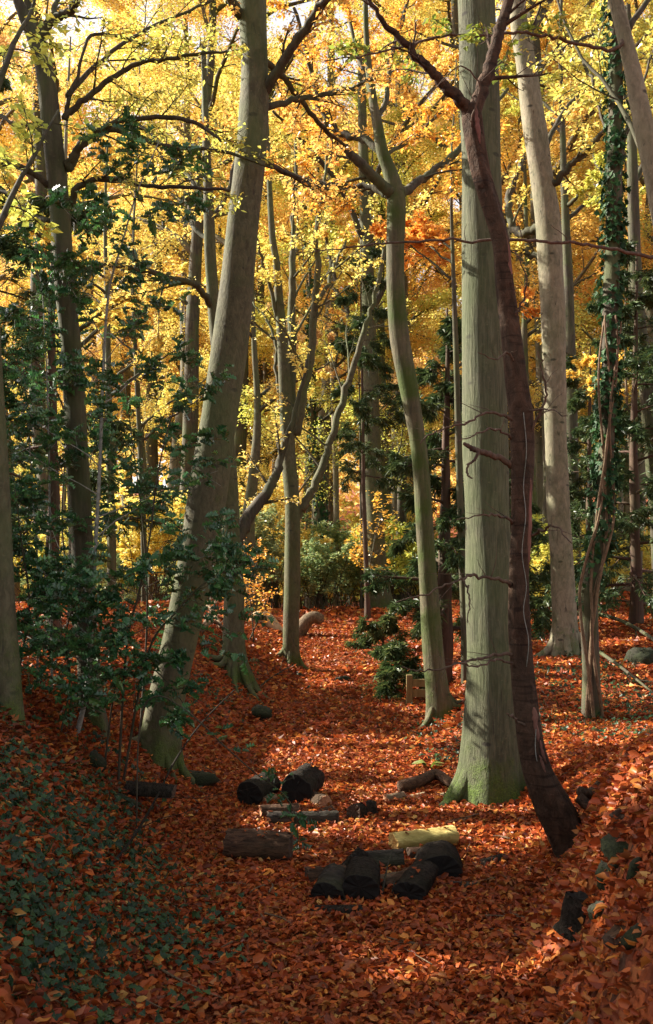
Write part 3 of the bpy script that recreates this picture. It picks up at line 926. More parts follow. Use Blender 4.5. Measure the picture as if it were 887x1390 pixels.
# T13 : brown trunk at the right edge
T13 = Hero('dark_trunk_tree', 'dark brown bending trunk along the right edge behind the ivy-clad tree', 'tree', (895, 830),
           [(900, 838, 22), (896, 790, 19), (892, 700, 19), (886, 620, 21), (880, 540, 22), (872, 480, 22), (866, 430, 20), (862, 350, 17), (860, 280, 15), (858, 200, 13), (856, 100, 10), (850, -40, 7)],
           BARK_DARK, seg=20, flare=(.4, .3, 4), lump=.05, seed=101, Y=14)
T13.branch([(860, 260, 8), (880, 200, 6), (910, 120, 4)], .8, 8)
T13.branch([(860, 320, 8), (840, 270, 6), (805, 210, 4)], .8, 8)
T13.branch([(857, 150, 7), (830, 90, 5), (800, 20, 3)], .8, 8)
T13.crown(LIME, 16, .06)

# T16 : grey trunk at the left edge
T16 = Hero('beech_tree', 'grey trunk cut by the left edge, its foot in the ivy bank', 'tree', (10, 972),
           [(12, 970, 34), (10, 900, 31), (6, 820, 29), (2, 700, 27), (-6, 560, 26), (-14, 400, 24), (-20, 200, 22), (-28, 0, 18), (-34, -180, 12)],
           BEECH, seg=20, flare=(.35, .2, 4), lump=.04, seed=111)
T16.branch([(-14, 330, 10), (30, 240, 7), (80, 150, 4)], .9, 7)
T16.branch([(-24, 180, 10), (20, 60, 7), (60, -20, 4)], .9, 7)
T16.crown(LIME, 4, .06)

# slim and distant trunks that the picture shows by themselves
SLIM = [('beech_tree', 'thin grey trunk in the gap right of the three-stemmed beech', (457, 812), [(457, 812, 9), (457, 740, 9), (456, 640, 8), (452, 520, 7), (450, 400, 5)], 27, BEECH_PALE, YELLOW),
        ('ivy_clad_tree', 'dark wavy ivy-covered trunk beyond the path left of the thin grey trunk', (432, 815), [(430, 815, 12), (434, 760, 11), (436, 700, 11), (432, 650, 10), (426, 580, 8), (424, 480, 6)], 26, BARK_DARK, LIME),
        ('beech_sapling', 'purplish bare pole-thin sapling left of the crest trunk', (491, 815), [(491, 815, 4.4), (491, 740, 4), (490, 660, 3.6), (489, 580, 3), (488, 520, 2)], 22, BRANCH, COPPER),
        ('beech_tree', 'leaning grey trunk with ivy just right of the leaning beech', (345, 835), [(346, 835, 20), (340, 760, 18), (338, 700, 17), (345, 640, 14), (350, 560, 10), (345, 460, 7)], 18, BEECH, YELLOW),
        ('beech_tree', 'brown trunk half hidden behind the pale sunlit beech', (780, 850), [(780, 850, 20), (779, 760, 19), (777, 640, 18), (775, 520, 16), (772, 400, 14), (768, 300, 11), (764, 180, 8)], 17, BARK_DARK, LIME),
        ('beech_tree', 'narrow dark trunk rising between the mossy beech and the big beech', (632, 935), [(632, 940, 10), (631, 860, 10), (627, 740, 10), (623, 620, 9), (620, 500, 8), (616, 380, 6)], 11, BARK_DARK, ORANGE),
        ('beech_sapling', 'rust-coloured slim stem on the bank right of the ivy-clad tree', (868, 838), [(875, 838, 8), (868, 790, 7), (862, 720, 6), (858, 640, 5), (852, 560, 4)], 14, DEAD, GOLD),
        ('beech_tree', 'pale slim trunk lit by the sun at the far right woodland', (840, 810), [(840, 812, 8), (842, 760, 8), (843, 680, 7), (845, 600, 6), (846, 500, 5)], 24, BEECH_PALE, LIME),
        ('beech_tree', 'brown distant trunk seen between the holly and the leaning beech', (197, 825), [(197, 826, 9), (196, 770, 9), (194, 690, 8), (190, 600, 7), (184, 480, 5)], 20, BARK_DARK, YELLOW),
        ('beech_tree', 'sunlit yellow-green trunk seen through the holly left of its palest stem', (101, 835), [(101, 840, 17), (101, 780, 16), (100, 700, 15), (97, 600, 14), (95, 480, 12), (92, 350, 9)], 13, BEECH_PALE, YELLOW),
        ('beech_tree', 'faint far trunk right of the pale holly stem', (152, 830), [(152, 832, 13), (152, 760, 12), (150, 660, 11), (148, 540, 9), (146, 420, 7)], 19, BEECH, YELLOW),
        ('beech_tree', 'slim mossy trunk in the gap between big beech and pale beech', (728, 840), [(728, 842, 12), (727, 760, 11), (724, 660, 10), (716, 560, 10), (712, 460, 9), (716, 360, 7)], 20, BEECH_MOSSY, GOLD)]
for k, (nm, lab, base, path, Y, bk, lf) in enumerate(SLIM):
    ue, ve, we = path[-1]
    path = path + [(ue - 3, ve - 130, we * .6), (ue + 4, ve - 300, we * .25)]
    h = Hero(nm, lab, 'tree' if nm != 'beech_sapling' else 'sapling', base, path, bk, seg=14, flare=(.3, .25, 4), lump=.05, seed=200 + k, Y=Y)
    r3 = np.random.default_rng(300 + k)
    for j in range(5):
        uu, vv, ww = path[-3 - (j % 2)]
        sgn = 1 if j % 2 else -1
        ln = r3.uniform(50, 110)
        h.branch([(uu, vv - 20 * (j // 2), ww * .6), (uu + sgn * ln * .5, vv - 20 * (j // 2) - ln * .4, ww * .4), (uu + sgn * ln, vv - 20 * (j // 2) - ln * .7, ww * .2)], r3.uniform(-1, 1.5), 6)
    h.crown(lf, 18, .066)
    if nm == 'ivy_clad_tree':
        m = MB()
        for (a, b) in zip(path[:-1], path[1:]):
            nn = 110
            t = r3.random(nn)[:, None]
            c = at(a[0], a[1], Y) * (1 - t) + at(b[0], b[1], Y) * t
            o = nrm(r3.normal(0, 1, (nn, 3)) * np.array([1, 1, .3]))
            leaves(m, c + o * r3.uniform(.1, .3, (nn, 1)), o * .3 + np.array([0, 0, -1]), o, .12, .11, IVY)
        build(m, 'ivy', IVYLEAF, h.o)

# ------------------------------------------------------------------ background woodland


def forest_tree(seed, H, spread, first, leaf, per, size, bark, lean=.05, nl=13, rad=.0125, name='beech_tree'):
    r = np.random.default_rng(seed)
    root = empty(name, (0, 0, 0))
    k = 9
    P = np.zeros((k, 3))
    P[:, 2] = np.linspace(-.3, H * .96, k)
    P[:, :2] = np.cumsum(r.normal(0, lean * H / k, (k, 2)), 0)
    P[0, :2] = P[1, :2] * .5
    R = H * rad * np.linspace(1, .16, k) ** .9
    Q, RR = refine(P, R, 3)
    m = MB()
    tube(m, Q, RR, 12, flare=(.5, .3, 4), lump=.06, seed=seed)
    build(m, 'trunk', bark, root)
    tw = []
    for j in range(nl):
        t = first + (1 - first) * (j + r.uniform(0, .8)) / nl
        x = t * (len(Q) - 1)
        i = min(int(x), len(Q) - 2)
        p = Q[i] + (Q[i + 1] - Q[i]) * (x - i)
        az = j * 2.4 + r.uniform(-.5, .5)
        L = spread * (1.05 - .6 * (t - first) / (1 - first)) * r.uniform(.75, 1.2)
        el = r.uniform(.35, .9) + .5 * (t - first)
        d = np.array([math.cos(az) * math.cos(el), math.sin(az) * math.cos(el), math.sin(el)])
        pts = [p]
        for s in range(7):
            pts.append(pts[-1] + d * L / 7)
            d = nrm(d + np.array([0, 0, -.09]) + r.normal(0, .13, 3))
        pts = np.array(pts)
        rr = np.linspace(RR[i] * .55, .012, 8)
        m = MB()
        tube(m, pts, rr, 7, lump=.08, seed=j)
        sprout(m, pts, rr, r, 2, tw, 8, .42, (30, 65), .05, .15, 5, .45, .005, flat=.35, kids=5)
        build(m, 'branch', bark if j % 3 else BARK_FAR, root)
    m = MB()
    twig_leaves(m, tw, per, size, .6, DIAMOND, .6, .2, r, jitter=.13)
    build(m, 'crown', leaf, root)
    return root


KINDS = {}
for key, args in {'gold': (1001, 15, 4.0, .30, GOLD, 58, .068, BARK_FAR), 'yellow': (1002, 14, 4.0, .28, YELLOW, 60, .068, BARK_DARK),
                  'orange': (1003, 15, 4.2, .30, ORANGE, 54, .068, BARK_FAR), 'lime': (1004, 13, 3.8, .26, LIME, 60, .068, BARK_DARK),
                  'gold2': (1005, 18, 4.4, .36, GOLD, 56, .072, BARK_DARK), 'yellow2': (1006, 17, 4.4, .36, YELLOW, 56, .072, BARK_FAR),
                  'copper': (1007, 16, 4.2, .25, COPPER, 48, .072, BARK_FAR),
                  'high': (1008, 19, 4.6, .46, YELLOW, 54, .062, BARK_DARK), 'high2': (1009, 20, 4.6, .44, GOLD, 54, .062, BARK_FAR),
                  'pole': (1010, 12, 1.7, .22, LIME, 20, .062, BARK_FAR, .06, 9, .0042, 'beech_sapling'), 'pole2': (1011, 13, 1.8, .25, YELLOW, 20, .062, BARK_DARK, .06, 9, .005, 'beech_sapling')}.items():
    KINDS[key] = [forest_tree(*args), 0]
LAB = {'gold': 'gold-leaved beech with a low branching crown in the background wood', 'yellow': 'lemon-yellow beech with a low spreading crown in the background wood',
       'orange': 'orange-leaved beech with an open crown in the background wood', 'lime': 'yellow-green beech with a low dense crown in the background wood',
       'gold2': 'tall gold-leaved beech with a high crown in the background wood', 'yellow2': 'tall yellow beech with a high crown in the background wood',
       'copper': 'dull copper-leaved beech far back in the wood', 'high': 'tall yellow beech with bare lower trunk in the middle distance', 'high2': 'tall golden beech with bare lower trunk in the middle distance',
       'pole': 'pole-thin beech sapling with sparse yellow-green leaves in the background wood', 'pole2': 'pole-thin beech sapling with sparse yellow leaves in the background wood'}
GRP = {k: LAB[k].split(' in the ')[0].split(' far back')[0].split(' with bare')[0].split(' with sparse')[0] + ' trees' for k in LAB}


def plant(key, x, y, s, rz):
    root, used = KINDS[key]
    o = root if used == 0 else copy_tree(root)
    KINDS[key][1] += 1
    o.location = (x, y, float(terrain(x, y)) - .05)
    o.rotation_euler = (0, 0, rz)
    o.scale = (s, s, s * rg_f.uniform(.92, 1.1))
    tag(o, LAB[key], 'sapling' if 'pole' in key else 'tree', GRP[key])


rg_f = np.random.default_rng(77)
spots = []
HERO_XY = [(T8.o.location.x, T8.Y), (T3.o.location.x, T3.Y), (T5.o.location.x, T5.Y), (T10.o.location.x, T10.Y)]


def choose(u):
    x = np.clip(u, 0, 887) / 887
    w = {'gold': .7, 'yellow': 1.2 * (1 - x) + .5, 'orange': .9 * math.exp(-((x - .45) / .16) ** 2) + .05, 'lime': 1.2 * max(0, x - .5) * 2 + .45,
         'gold2': .7, 'yellow2': .6, 'copper': .12 + .25 * math.exp(-((x - .15) / .15) ** 2)}
    ks = list(w)
    p = np.array([w[k] for k in ks])
    return ks[rg_f.choice(len(ks), p=p / p.sum())]


tries = 0
while len(spots) < 74 and tries < 6000:
    tries += 1
    y = 15 + 65 * rg_f.random() ** 1.25
    hw = .36 * y + 1.5
    x = rg_f.uniform(-hw, hw)
    u = CU + F * x / y
    if y < 24 and 330 < u < 640: continue
    if y < 31 and x < 1.2: continue
    if y < 20: continue
    if y < 19 and u > 560: continue
    if abs(u - 470) < 45 and y < 40: continue
    if any((x - a) ** 2 + (y - b) ** 2 < (1.9 + .03 * y) ** 2 for a, b in spots): continue
    spots.append((x, y))
    plant(choose(u), x, y, rg_f.uniform(.85, 1.15) * np.clip(.61 * y / 16.5, .95, 1.8), rg_f.uniform(0, 6.28))

for key, u, Y, sc_ in [('high', 60, 22, 1), ('high2', 225, 29, 1.05), ('high', 330, 27, 1.1), ('high2', 20, 28.5, 1.1), ('high', 265, 22.5, .95), ('high2', 430, 29, 1.15), ('high', 640, 24, 1),
                       ('high2', 545, 28, 1.1), ('high', 740, 21, 1), ('high2', 850, 23, 1)]:
    plant(key, (u - CU) / F * Y, Y, sc_, rg_f.uniform(0, 6.28))
for k in range(26):
    u, Y = rg_f.uniform(0, 887), rg_f.uniform(21, 42)
    if abs(u - 470) < 30: continue
    plant('pole' if k % 2 else 'pole2', (u - CU) / F * Y, Y, rg_f.uniform(.7, 1.2), rg_f.uniform(0, 6.28))

# the far wood that closes the view: one mass of crowns on the rising ground
m = MB()
r5 = np.random.default_rng(55)
n = 60000
cx = r5.uniform(-75, 75, 520)
cy = r5.uniform(82, 150, 520)
ch = r5.uniform(3, 15, 520)
i = r5.integers(0, 520, n)
off = nrm(r5.normal(0, 1, (n, 3))) * r5.uniform(.5, 1, (n, 1)) * np.array([3.2, 3.2, 2.4])
P = np.stack([cx[i], cy[i], terrain(cx[i], cy[i]) + ch[i]], -1) + off
L = r5.uniform(.5, .95, n)
leaves(m, P, r5.normal(0, 1, (n, 3)), r5.normal(0, .6, (n, 3)) + np.array([0, 0, 1]), L, L * .7)
tag(build(m, 'far_wood', YELLOW), 'far mass of pale gold crowns closing the view on the far slope', 'wood', kind='stuff')

# ------------------------------------------------------------------ evergreens


def yew(label, x, y, H, spread, seed, trunk_r=.1, first=.08, nb=26, per=26, gaps=False, cat='tree', group=None, name='yew_tree', size=.075, droop=.3, lean=.02, trunk=True, kids=5, leaf=None):
    r = np.random.default_rng(seed)
    z = float(terrain(x, y))
    root = empty(name, (x, y, z), label, cat, group)
    k = 7
    P = np.zeros((k, 3))
    P[:, 2] = np.linspace(-.15, H, k)
    P[:, :2] = np.cumsum(r.normal(0, lean * H / k, (k, 2)), 0)
    P += np.array([x, y, z])
    Q, RR = refine(P, trunk_r * np.linspace(1, .12, k), 4)
    m = MB()
    tube(m, Q, RR, 12, lump=.12, flare=(.3, .2, 5), seed=seed)
    build(m, 'trunk', YEWBARK, root)
    tw, m = [], MB()
    near = group is None
    for j in range(nb):
        if near:
            tw, m = [], MB()
        t = first + (.98 - first) * (j + r.uniform(0, .9)) / nb
        xx = t * (len(Q) - 1)
        i = min(int(xx), len(Q) - 2)
        p = Q[i] + (Q[i + 1] - Q[i]) * (xx - i)
        az = j * 2.4 + r.uniform(-.6, .6)
        L = spread * (1.1 - .8 * t) * r.uniform(.6, 1.2)
        d = np.array([math.cos(az), math.sin(az), r.uniform(-.1, .35)])
        pts = [p]
        for s in range(6):
            pts.append(pts[-1] + d * L / 6)
            d = nrm(d + np.array([0, 0, -.10]) + r.normal(0, .10, 3))
        pts = np.array(pts)
        rr = np.linspace(max(.008, RR[i] * .35), .004, 7)
        tube(m, pts, rr, 5)
        sprout(m, pts, rr, r, 2, tw, 7, .5, (30, 65), -.08, .12, 4, .5, .002, flat=.5, kids=kids)
        tw.append(pts[2:])
        if near:                                  # each bough is a part, its needles a sub-part
            o = build(m, 'branch', YEWBARK, root)
            m = MB()
            twig_leaves(m, tw, per, size * 1.15, .15, DIAMOND, .6, droop, r, gaps=gaps, spread=.7, jitter=.016, var=.5)
            if not m.empty():
                build(m, 'foliage', leaf or YEWLEAF, root).parent = o
    if not near:
        build(m, 'branches', YEWBARK, root)
        m = MB()
        twig_leaves(m, tw, per, size, .20, DIAMOND, .5, droop, r, gaps=gaps, spread=.75, jitter=.012, var=.45)
        build(m, 'foliage', YEWLEAF, root)
    return root


def onfloor(u, Y):
    return (u - CU) / F * Y, Y


yew('dark yew with drooping feathery sprays between the mossy beech and the big beech', *onfloor(604, 11.6), 4.6, .95, 401, .11, .18, 30)
yew('bluish dark yew behind the crest trunk with a few level sprays', *onfloor(500, 19.0), 7.5, 1.35, 402, .06, .38, 22, 22, size=.09)
yew('low spreading yew bush beside the wooden barrier left of the mossy beech', *onfloor(538, 11.8), .62, .6, 403, .03, .1, 12, 13, cat='bush', name='yew_bush', leaf=BUSHLEAF)
yew('small yew bush on the bank above the barrier', *onfloor(520, 15.0), .55, .7, 404, .03, .05, 12, 20, cat='bush', name='yew_bush', leaf=BUSHLEAF)
yew('tall dark yew at the right edge behind the ivy-clad trunk', *onfloor(866, 13.0), 5.2, 1.5, 405, .09, .08, 34, 26)
yew('dark yew filling the gap between the pale beech and the ivy-clad trunk', *onfloor(800, 16.0), 4.4, 1.1, 406, .08, .05, 28, 24)
yew('dark yew low behind the red-barked trunk', *onfloor(690, 13.0), 2.4, 1.0, 407, .07, .05, 24, 24)
yew('shadowy yew with level boughs behind the holly at the left', *onfloor(78, 8.8), 4.3, 1.4, 408, .08, .25, 15, 18, gaps=True)
yew('dark yew bough-heavy at the upper left edge', *onfloor(-40, 10.5), 6.8, 1.3, 409, .10, .45, 16, 18, gaps=True)
SH = 'dense dark yew added unseen beyond the left edge to cast shade'  # added trees out of view, placed to keep the foreground in shade
for k, (x, y, H, sp) in enumerate([(-4.7, 4.4, 4.8, 1.6), (-6.5, 5.2, 7.6, 1.9), (-7.6, 8.2, 8.2, 2.0), (-7.0, 12.5, 7.2, 2.0), (-9.5, 6.8, 9.0, 2.2), (-9.0, 14.5, 6.4, 2.2), (-7.2, 3.2, 7.6, 2.2), (-11.1, 9.4, 8.2, 2.3)]):
    yew(SH, x, y, H, sp, 420 + k, .14, .04, 36, 22, gaps=True, group='yews beyond the left edge', size=.17)

# ------------------------------------------------------------------ holly


def holly(label, stems, Y, seed, nb=26, blen=.75, per=9, size=.07, first=.12, name='holly_bush', r0=.011, gaps=True, lev=2, bark=None):
    r = np.random.default_rng(seed)
    b = at(stems[0][0][0], stems[0][0][1], Y)
    root = empty(name, (b[0], Y, float(terrain(b[0], Y))), label, 'bush')
    for sidx, st in enumerate(stems):
        P = np.array([at(u, v, Y + .06 * math.sin(i * 1.3 + sidx)) for i, (u, v) in enumerate(st)])
        P[0][2] = float(terrain(P[0][0], P[0][1])) - .05
        Q, RR = refine(P, np.linspace(r0, .003, len(P)), 6)
        tw, m = [], MB()
        tube(m, Q, RR, 9, lump=.08, seed=sidx)
        L = np.linalg.norm(np.diff(Q, axis=0), axis=1).sum()
        sprout(m, Q, RR, r, lev, tw, nb, blen / L, (50, 85), .12, first, 5, .45, .0018, flat=.5, kids=5)
        tw.append(Q[int(len(Q) * .7):])
        st_o = build(m, 'stem', bark or STEM, root)
        m = MB()
        twig_leaves(m, tw, per, size, .55, HOLLY, .6, .25, r, gaps=gaps)
        build(m, 'foliage', HOLLYLEAF, root).parent = st_o
    return root


holly('tall holly with the palest straight stem, its thin top reaching into the yellow leaves', [[(102, 982), (118, 935), (124, 850), (130, 740), (136, 630), (139, 540), (143, 450), (150, 385), (166, 330), (186, 262), (216, 192)]], 6.1, 501, 34, .85, 7, r0=.017)
holly('holly with two thin upright stems near the left edge', [[(70, 975), (71, 880), (69, 760), (67, 640), (64, 520), (60, 430), (57, 380)], [(50, 968), (52, 860), (50, 740), (40, 600), (30, 480)]], 6.5, 502, 24, .75, 7, r0=.010)
holly('bushy holly filling the gap between the pale stem and the leaning beech', [[(160, 950), (172, 880), (190, 800), (205, 720), (215, 640), (235, 560), (262, 500)], [(165, 950), (200, 890), (240, 830), (280, 790), (330, 765)]], 6.0, 503, 17, .75, 6, r0=.009, bark=BRANCH)
holly('low spreading holly with shiny leaves at the foot of the leaning beech', [[(140, 970), (160, 925), (200, 905), (235, 935), (255, 965)]], 6.0, 504, 12, .42, 6, r0=.006, bark=BRANCH)
holly('holly bush in the lower left corner of the thicket, leaves crowding the bank', [[(20, 965), (28, 900), (40, 820), (30, 740), (20, 660)], [(80, 990), (95, 930), (90, 860), (110, 800)]], 5.8, 505, 17, .65, 7, r0=.008, bark=BRANCH)
holly('arching holly shoot hanging over the round dark logs', [[(185, 1060), (190, 985), (212, 945), (255, 966), (300, 1008), (345, 1048), (385, 1078), (402, 1110), (404, 1150)]], 5.5, 506, 10, .20, 4, size=.06, name='holly_shoot', r0=.0045, lev=1, first=.45, bark=BRANCH)
holly('dense holly behind the pale stem, dark against the yellow leaves', [[(190, 940), (200, 840), (195, 720), (180, 600), (170, 520)], [(110, 960), (100, 840), (85, 720), (90, 600), (100, 480)]], 7.3, 507, 14, .8, 6, r0=.010, bark=BRANCH)

# ------------------------------------------------------------------ shrubs of the understorey


def shrub(label, x, y, H, W, leaf, seed, n=16, per=14, size=.07, name='shrub', tmpl=DIAMOND, group=None, bark=BRANCH):
    r = np.random.default_rng(seed)
    z = float(terrain(x, y))
    root = empty(name, (x, y, z), label, 'shrub', group)
    tw, m = [], MB()
    for j in range(n):
        az, rr = r.uniform(0, 6.28), W * math.sqrt(r.random())
        tip = np.array([x + rr * math.cos(az), y + rr * math.sin(az), z + H * r.uniform(.5, 1.05)])
        b = np.array([x + r.normal(0, W * .15), y + r.normal(0, W * .15), z - .05])
        Q = catmull([b, (b + tip) / 2 + np.array([0, 0, H * .12]) + r.normal(0, .05, 3), tip], 4)
        R = np.linspace(.012, .004, len(Q))
        tube(m, Q, R, 5)
        sprout(m, Q, R, r, 2, tw, 7, .4, (30, 65), .05, .2, 4, .5, .002, kids=4)
        if group is None:
            build(m, 'stem', bark, root)
            m = MB()
    if group is not None:
        build(m, 'stems', bark, root)
    m = MB()
    twig_leaves(m, tw, per, size, .6, tmpl, .7, .2, r, jitter=.03)
    build(m, 'foliage', leaf, root)
    return root


for k, (lab, u, Y, H, W, lf, size) in enumerate([
        ('pale grey-green shrub in the hollow left of the three-stemmed beech', 350, 21, 2.0, 1.0, SHRUBLEAF, .08),
        ('grey-green shrub on the crest right of the three-stemmed beech', 432, 22.5, 1.6, 1.0, SHRUBLEAF, .08),
        ('tall grey-green shrub beyond the crest in line with the path', 468, 25, 2.3, 1.2, SHRUBLEAF, .09),
        ('yellow-leaved shrub glowing behind the three-stemmed beech', 375, 24, 3.2, 1.2, YELLOW, .09),
        ('bright yellow shrub at the far right behind the bank', 815, 20, 1.5, 1.2, YELLOW, .09),
        ('yellow-green shrub between the big beech and the pale beech', 715, 19, 1.5, 1.0, LIME, .09),
        ('green shrub at the foot of the pale beech', 742, 15.5, 1.0, .8, LIME, .07),
        ('light green shrub at the far left behind the holly', 60, 19, 2.0, 1.4, LIME, .09),
        ('yellow shrub seen between the holly and the leaning beech', 215, 21, 2.6, 1.3, YELLOW, .09),
        ('bluish green shrub far behind the leaning beech', 265, 24, 1.8, 1.2, SHRUBLEAF, .09),
        ('olive shrub behind the crest trunks', 560, 24, 2.0, 1.3, LIME, .09),
        ('orange beech sapling with flat sprays behind the leaning beech', 338, 13.5, 1.35, .5, ORANGE, .05),
        ('orange-leaved sapling beside the purplish pole-thin stem', 497, 21.5, 2.3, .45, ORANGE, .075)]):
    x, y = onfloor(u, Y)
    shrub(lab, x, y, H, W, lf, 600 + k, 16 if 'sapling' not in lab else 5, 14 if 'sapling' not in lab else 5, size)

THK = []
for k, (lab, lf, H) in enumerate([('pale green understorey shrub far back beyond the crest', SHRUBLEAF, 2.4), ('yellow-green understorey shrub far back beyond the crest', LIME, 2.8), ('yellow understorey shrub far back beyond the crest', YELLOW, 3.2)]):
    THK.append((shrub(lab, 0, 30 + k, H, 1.5, lf, 650 + k, 14, 15, .10, group=lab.split(' far')[0] + 's'), lab))
for k in range(48):
    o, lab = THK[k % 3] if k < 3 else (None, None)
    if o is None:
        o, lab = copy_tree(THK[(k * 7 + k // 5) % 3][0]), None
    Y = rg_f.uniform(24, 46)
    u = 20 + 850 * ((k * .618) % 1)
    x = (u - CU) / F * Y
    o.location = (x, Y, float(terrain(x, Y)))
    o.rotation_euler = (0, 0, rg_f.uniform(0, 6.28))
    z = rg_f.uniform(.7, 1.25)
    o.scale = (z * 1.15, z * 1.15, z)

# ------------------------------------------------------------------ logs and dead wood


LOGS, LOGFEET = [], []


def log(label, c, axis, L, r, bark, endm, section='round', seed=0, name='log', cat='log', squash=1.0, lump=.06, roll=0.0, group=None, taper=.95):
    """A log: bark body with two cut ends; c is the centre of the near end."""
    c = np.asarray(c, float)
    a = nrm(np.asarray(axis, float))
    r_ = np.random.default_rng(seed + 70)
    up = np.array([0, 0, 1.0]) if abs(a[2]) < .9 else np.array([1.0, 0, 0])
    s = nrm(np.cross(a, up))
    w = np.cross(s, a)
    if section == 'round':
        th = np.linspace(0, 2 * PI, 26, endpoint=False)
        prof = np.stack([np.cos(th), np.sin(th)], -1)
    elif section == 'half':
        th = np.linspace(0, PI, 16)
        prof = np.vstack([np.stack([np.cos(th), np.sin(th) * 1.05 - .35], -1), np.stack([np.linspace(-.8, .8, 6), np.full(6, -.42)], -1)])
    else:
        th = np.linspace(.2, 1.9, 10)
        prof = np.vstack([np.stack([np.cos(th) * 1.1, np.sin(th) * 1.1 - .5], -1), [[-.8, -.1], [-.95, -.5], [-.3, -.55], [.5, -.52]]])
    rr = 1 + r_.normal(0, .03, len(prof)) + lump * np.sin(3 * np.arctan2(prof[:, 1], prof[:, 0]) + seed)
    prof = prof * rr[:, None] * r * np.array([1, squash])
    cr, sr = math.cos(roll), math.sin(roll)
    prof = np.stack([prof[:, 0] * cr - prof[:, 1] * sr, prof[:, 0] * sr + prof[:, 1] * cr], -1)
    k = 26
    rings = []
    ph = r_.uniform(0, 6.28, 5)
    an = np.arctan2(prof[:, 1], prof[:, 0])
    for i in range(k):
        t = i / (k - 1)
        f = (1 - (1 - taper) * t) * (1 + r_.normal(0, .012))
        p = prof * (f * (1 + r_.normal(0, .022, len(prof)) + .014 * np.sin(9 * an + ph[0] + 1.5 * math.sin(5 * t + ph[1])) + .022 * np.sin(2 * an + 3 * t + ph[2]) + .010 * np.sin(7 * t + ph[3])))[:, None]
        jag = r_.normal(0, .005, (len(prof), 1)) if i in (0, k - 1) else 0
        rings.append(c + a * (L * t + jag) + p[:, :1] * s + p[:, 1:] * w)
    m, n = MB(), len(prof)
    j = np.arange(n)
    i = np.arange(k - 1)[:, None] * n
    m.add(np.vstack(rings), [np.stack([i + j, i + (j + 1) % n, i + n + (j + 1) % n, i + n + j], -1).reshape(-1, 4)])
    if abs(a[2]) < .5:
        LOGFEET.append((c, a, L, r))
    if section == 'round' and r > .045 and abs(a[2]) < .5:
        LOGS.append((c, a, L, r * squash))
    o = build(m, name, bark, origin=tuple(c + a * L / 2))
    tag(o, label, cat, group)
    for ring, sg in ((rings[0], -1), (rings[-1], 1)):
        m = MB()
        cen = ring.mean(0)
        levels = [ring, cen + (ring - cen) * .97 + a * sg * .004, cen + (ring - cen) * .6 + a * sg * .004 + r_.normal(0, .002, ring.shape), cen + (ring - cen) * .25 + a * sg * .005]
        m.add(np.vstack(levels + [cen[None] + a * sg * .005]),
              [np.stack([np.arange(3)[:, None] * n + j, np.arange(3)[:, None] * n + (j + 1) % n, np.arange(1, 4)[:, None] * n + (j + 1) % n, np.arange(1, 4)[:, None] * n + j], -1).reshape(-1, 4)]
              , 0, False)
        m.add(np.vstack([levels[3], cen[None] + a * sg * .005]), [np.stack([np.full(n, n), j, (j + 1) % n], -1)], 0, False)
        e = bpy.data.objects.new('cut_end', m.mesh('cut_end', endm, tuple(o.location)))
        COL.objects.link(e)
        e.parent = o
    return o


def P3(u, v, vb):
    """A point at picture height v above the floor met at vb."""
    Y = hit(u, vb)[1]
    return at(u, v, Y)


log('round blackened log end facing out, left of the pair behind the arching holly shoot', P3(338, 1079, 1097), (.35, 1, .02), .38, .098, CHAR, CUT_DARK, seed=1)
log('round blackened log end facing out, the larger one right of the arching holly shoot', P3(402, 1073, 1094), (.25, 1, .02), .42, .115, CHAR, CUT_DARK, seed=2)
log('small log with a pale orange sawn end beside the larger blackened log', P3(442, 1090, 1101), (-.55, 1, 0), .36, .052, LOGBARK, CUT_ORANGE, seed=3)
log('long thin dark log lying crosswise in front of the two blackened logs', P3(364, 1112, 1122), (1, .06, 0), .47, .05, GREYBARK, CUT_BROWN, seed=4)
log('short dark log with a ragged end at the right of the rear log group', P3(481, 1104, 1117), (.75, .7, 0), .17, .066, CHAR, CUT_BROWN, seed=5, lump=.12)
log('stubby reddish split log between the blackened round ends and the long thin log', P3(354, 1101, 1113), (1, .25, 0), .26, .06, LOGBARK, CUT_ORANGE, 'half', seed=6)
log('squat wood chunk with pale split face wedged beside the left blackened log', P3(357, 1086, 1096), (.7, .7, .1), .10, .045, DEAD, CUT_ORANGE, 'wedge', seed=7)
log('thick brown barked log lying alone on the left of the path', P3(309, 1147, 1168), (1, -.16, -.02), .38, .088, LOGBARK, CUT_BROWN, seed=8)
log('bright yellow split log lit by the sun on top of the front pile', P3(534, 1146, 1160), (1, .30, .05), .40, .078, YELLOWWOOD, CUT_YELLOW, seed=9, name='split_log', roll=.5, lump=.10, squash=.85)
log('dark wedge of split wood under the sunlit yellow log', P3(496, 1167, 1180), (1, .1, .05), .21, .075, GREYBARK, CUT_DARK, 'wedge', seed=10, name='split_log')
log('largest blackened half-round log at the right of the front pile', P3(597, 1186, 1196), (.1, 1, .02), .30, .145, CHAR, CUT_DARK, 'half', seed=11, name='split_log')
log('blackened log end low at the front right of the pile', P3(556, 1213, 1228), (.35, 1, .08), .32, .082, CHAR, CUT_DARK, seed=12, squash=.75)
log('blackened half-round log in the middle of the front pile', P3(489, 1207, 1228), (.1, 1, .05), .28, .098, CHAR, CUT_DARK, 'half', seed=13, name='split_log', squash=1.15)
log('grey-rimmed half-round log at the left of the front pile', P3(443, 1215, 1226), (.2, 1, .08), .26, .092, GREYBARK, CUT_DARK, 'half', seed=14, name='split_log')
log('flat charred slab lying lowest at the front of the pile', P3(425, 1236, 1243), (1, .05, 0), .23, .045, CHAR, CUT_DARK, 'half', seed=15, name='split_log', squash=.7)
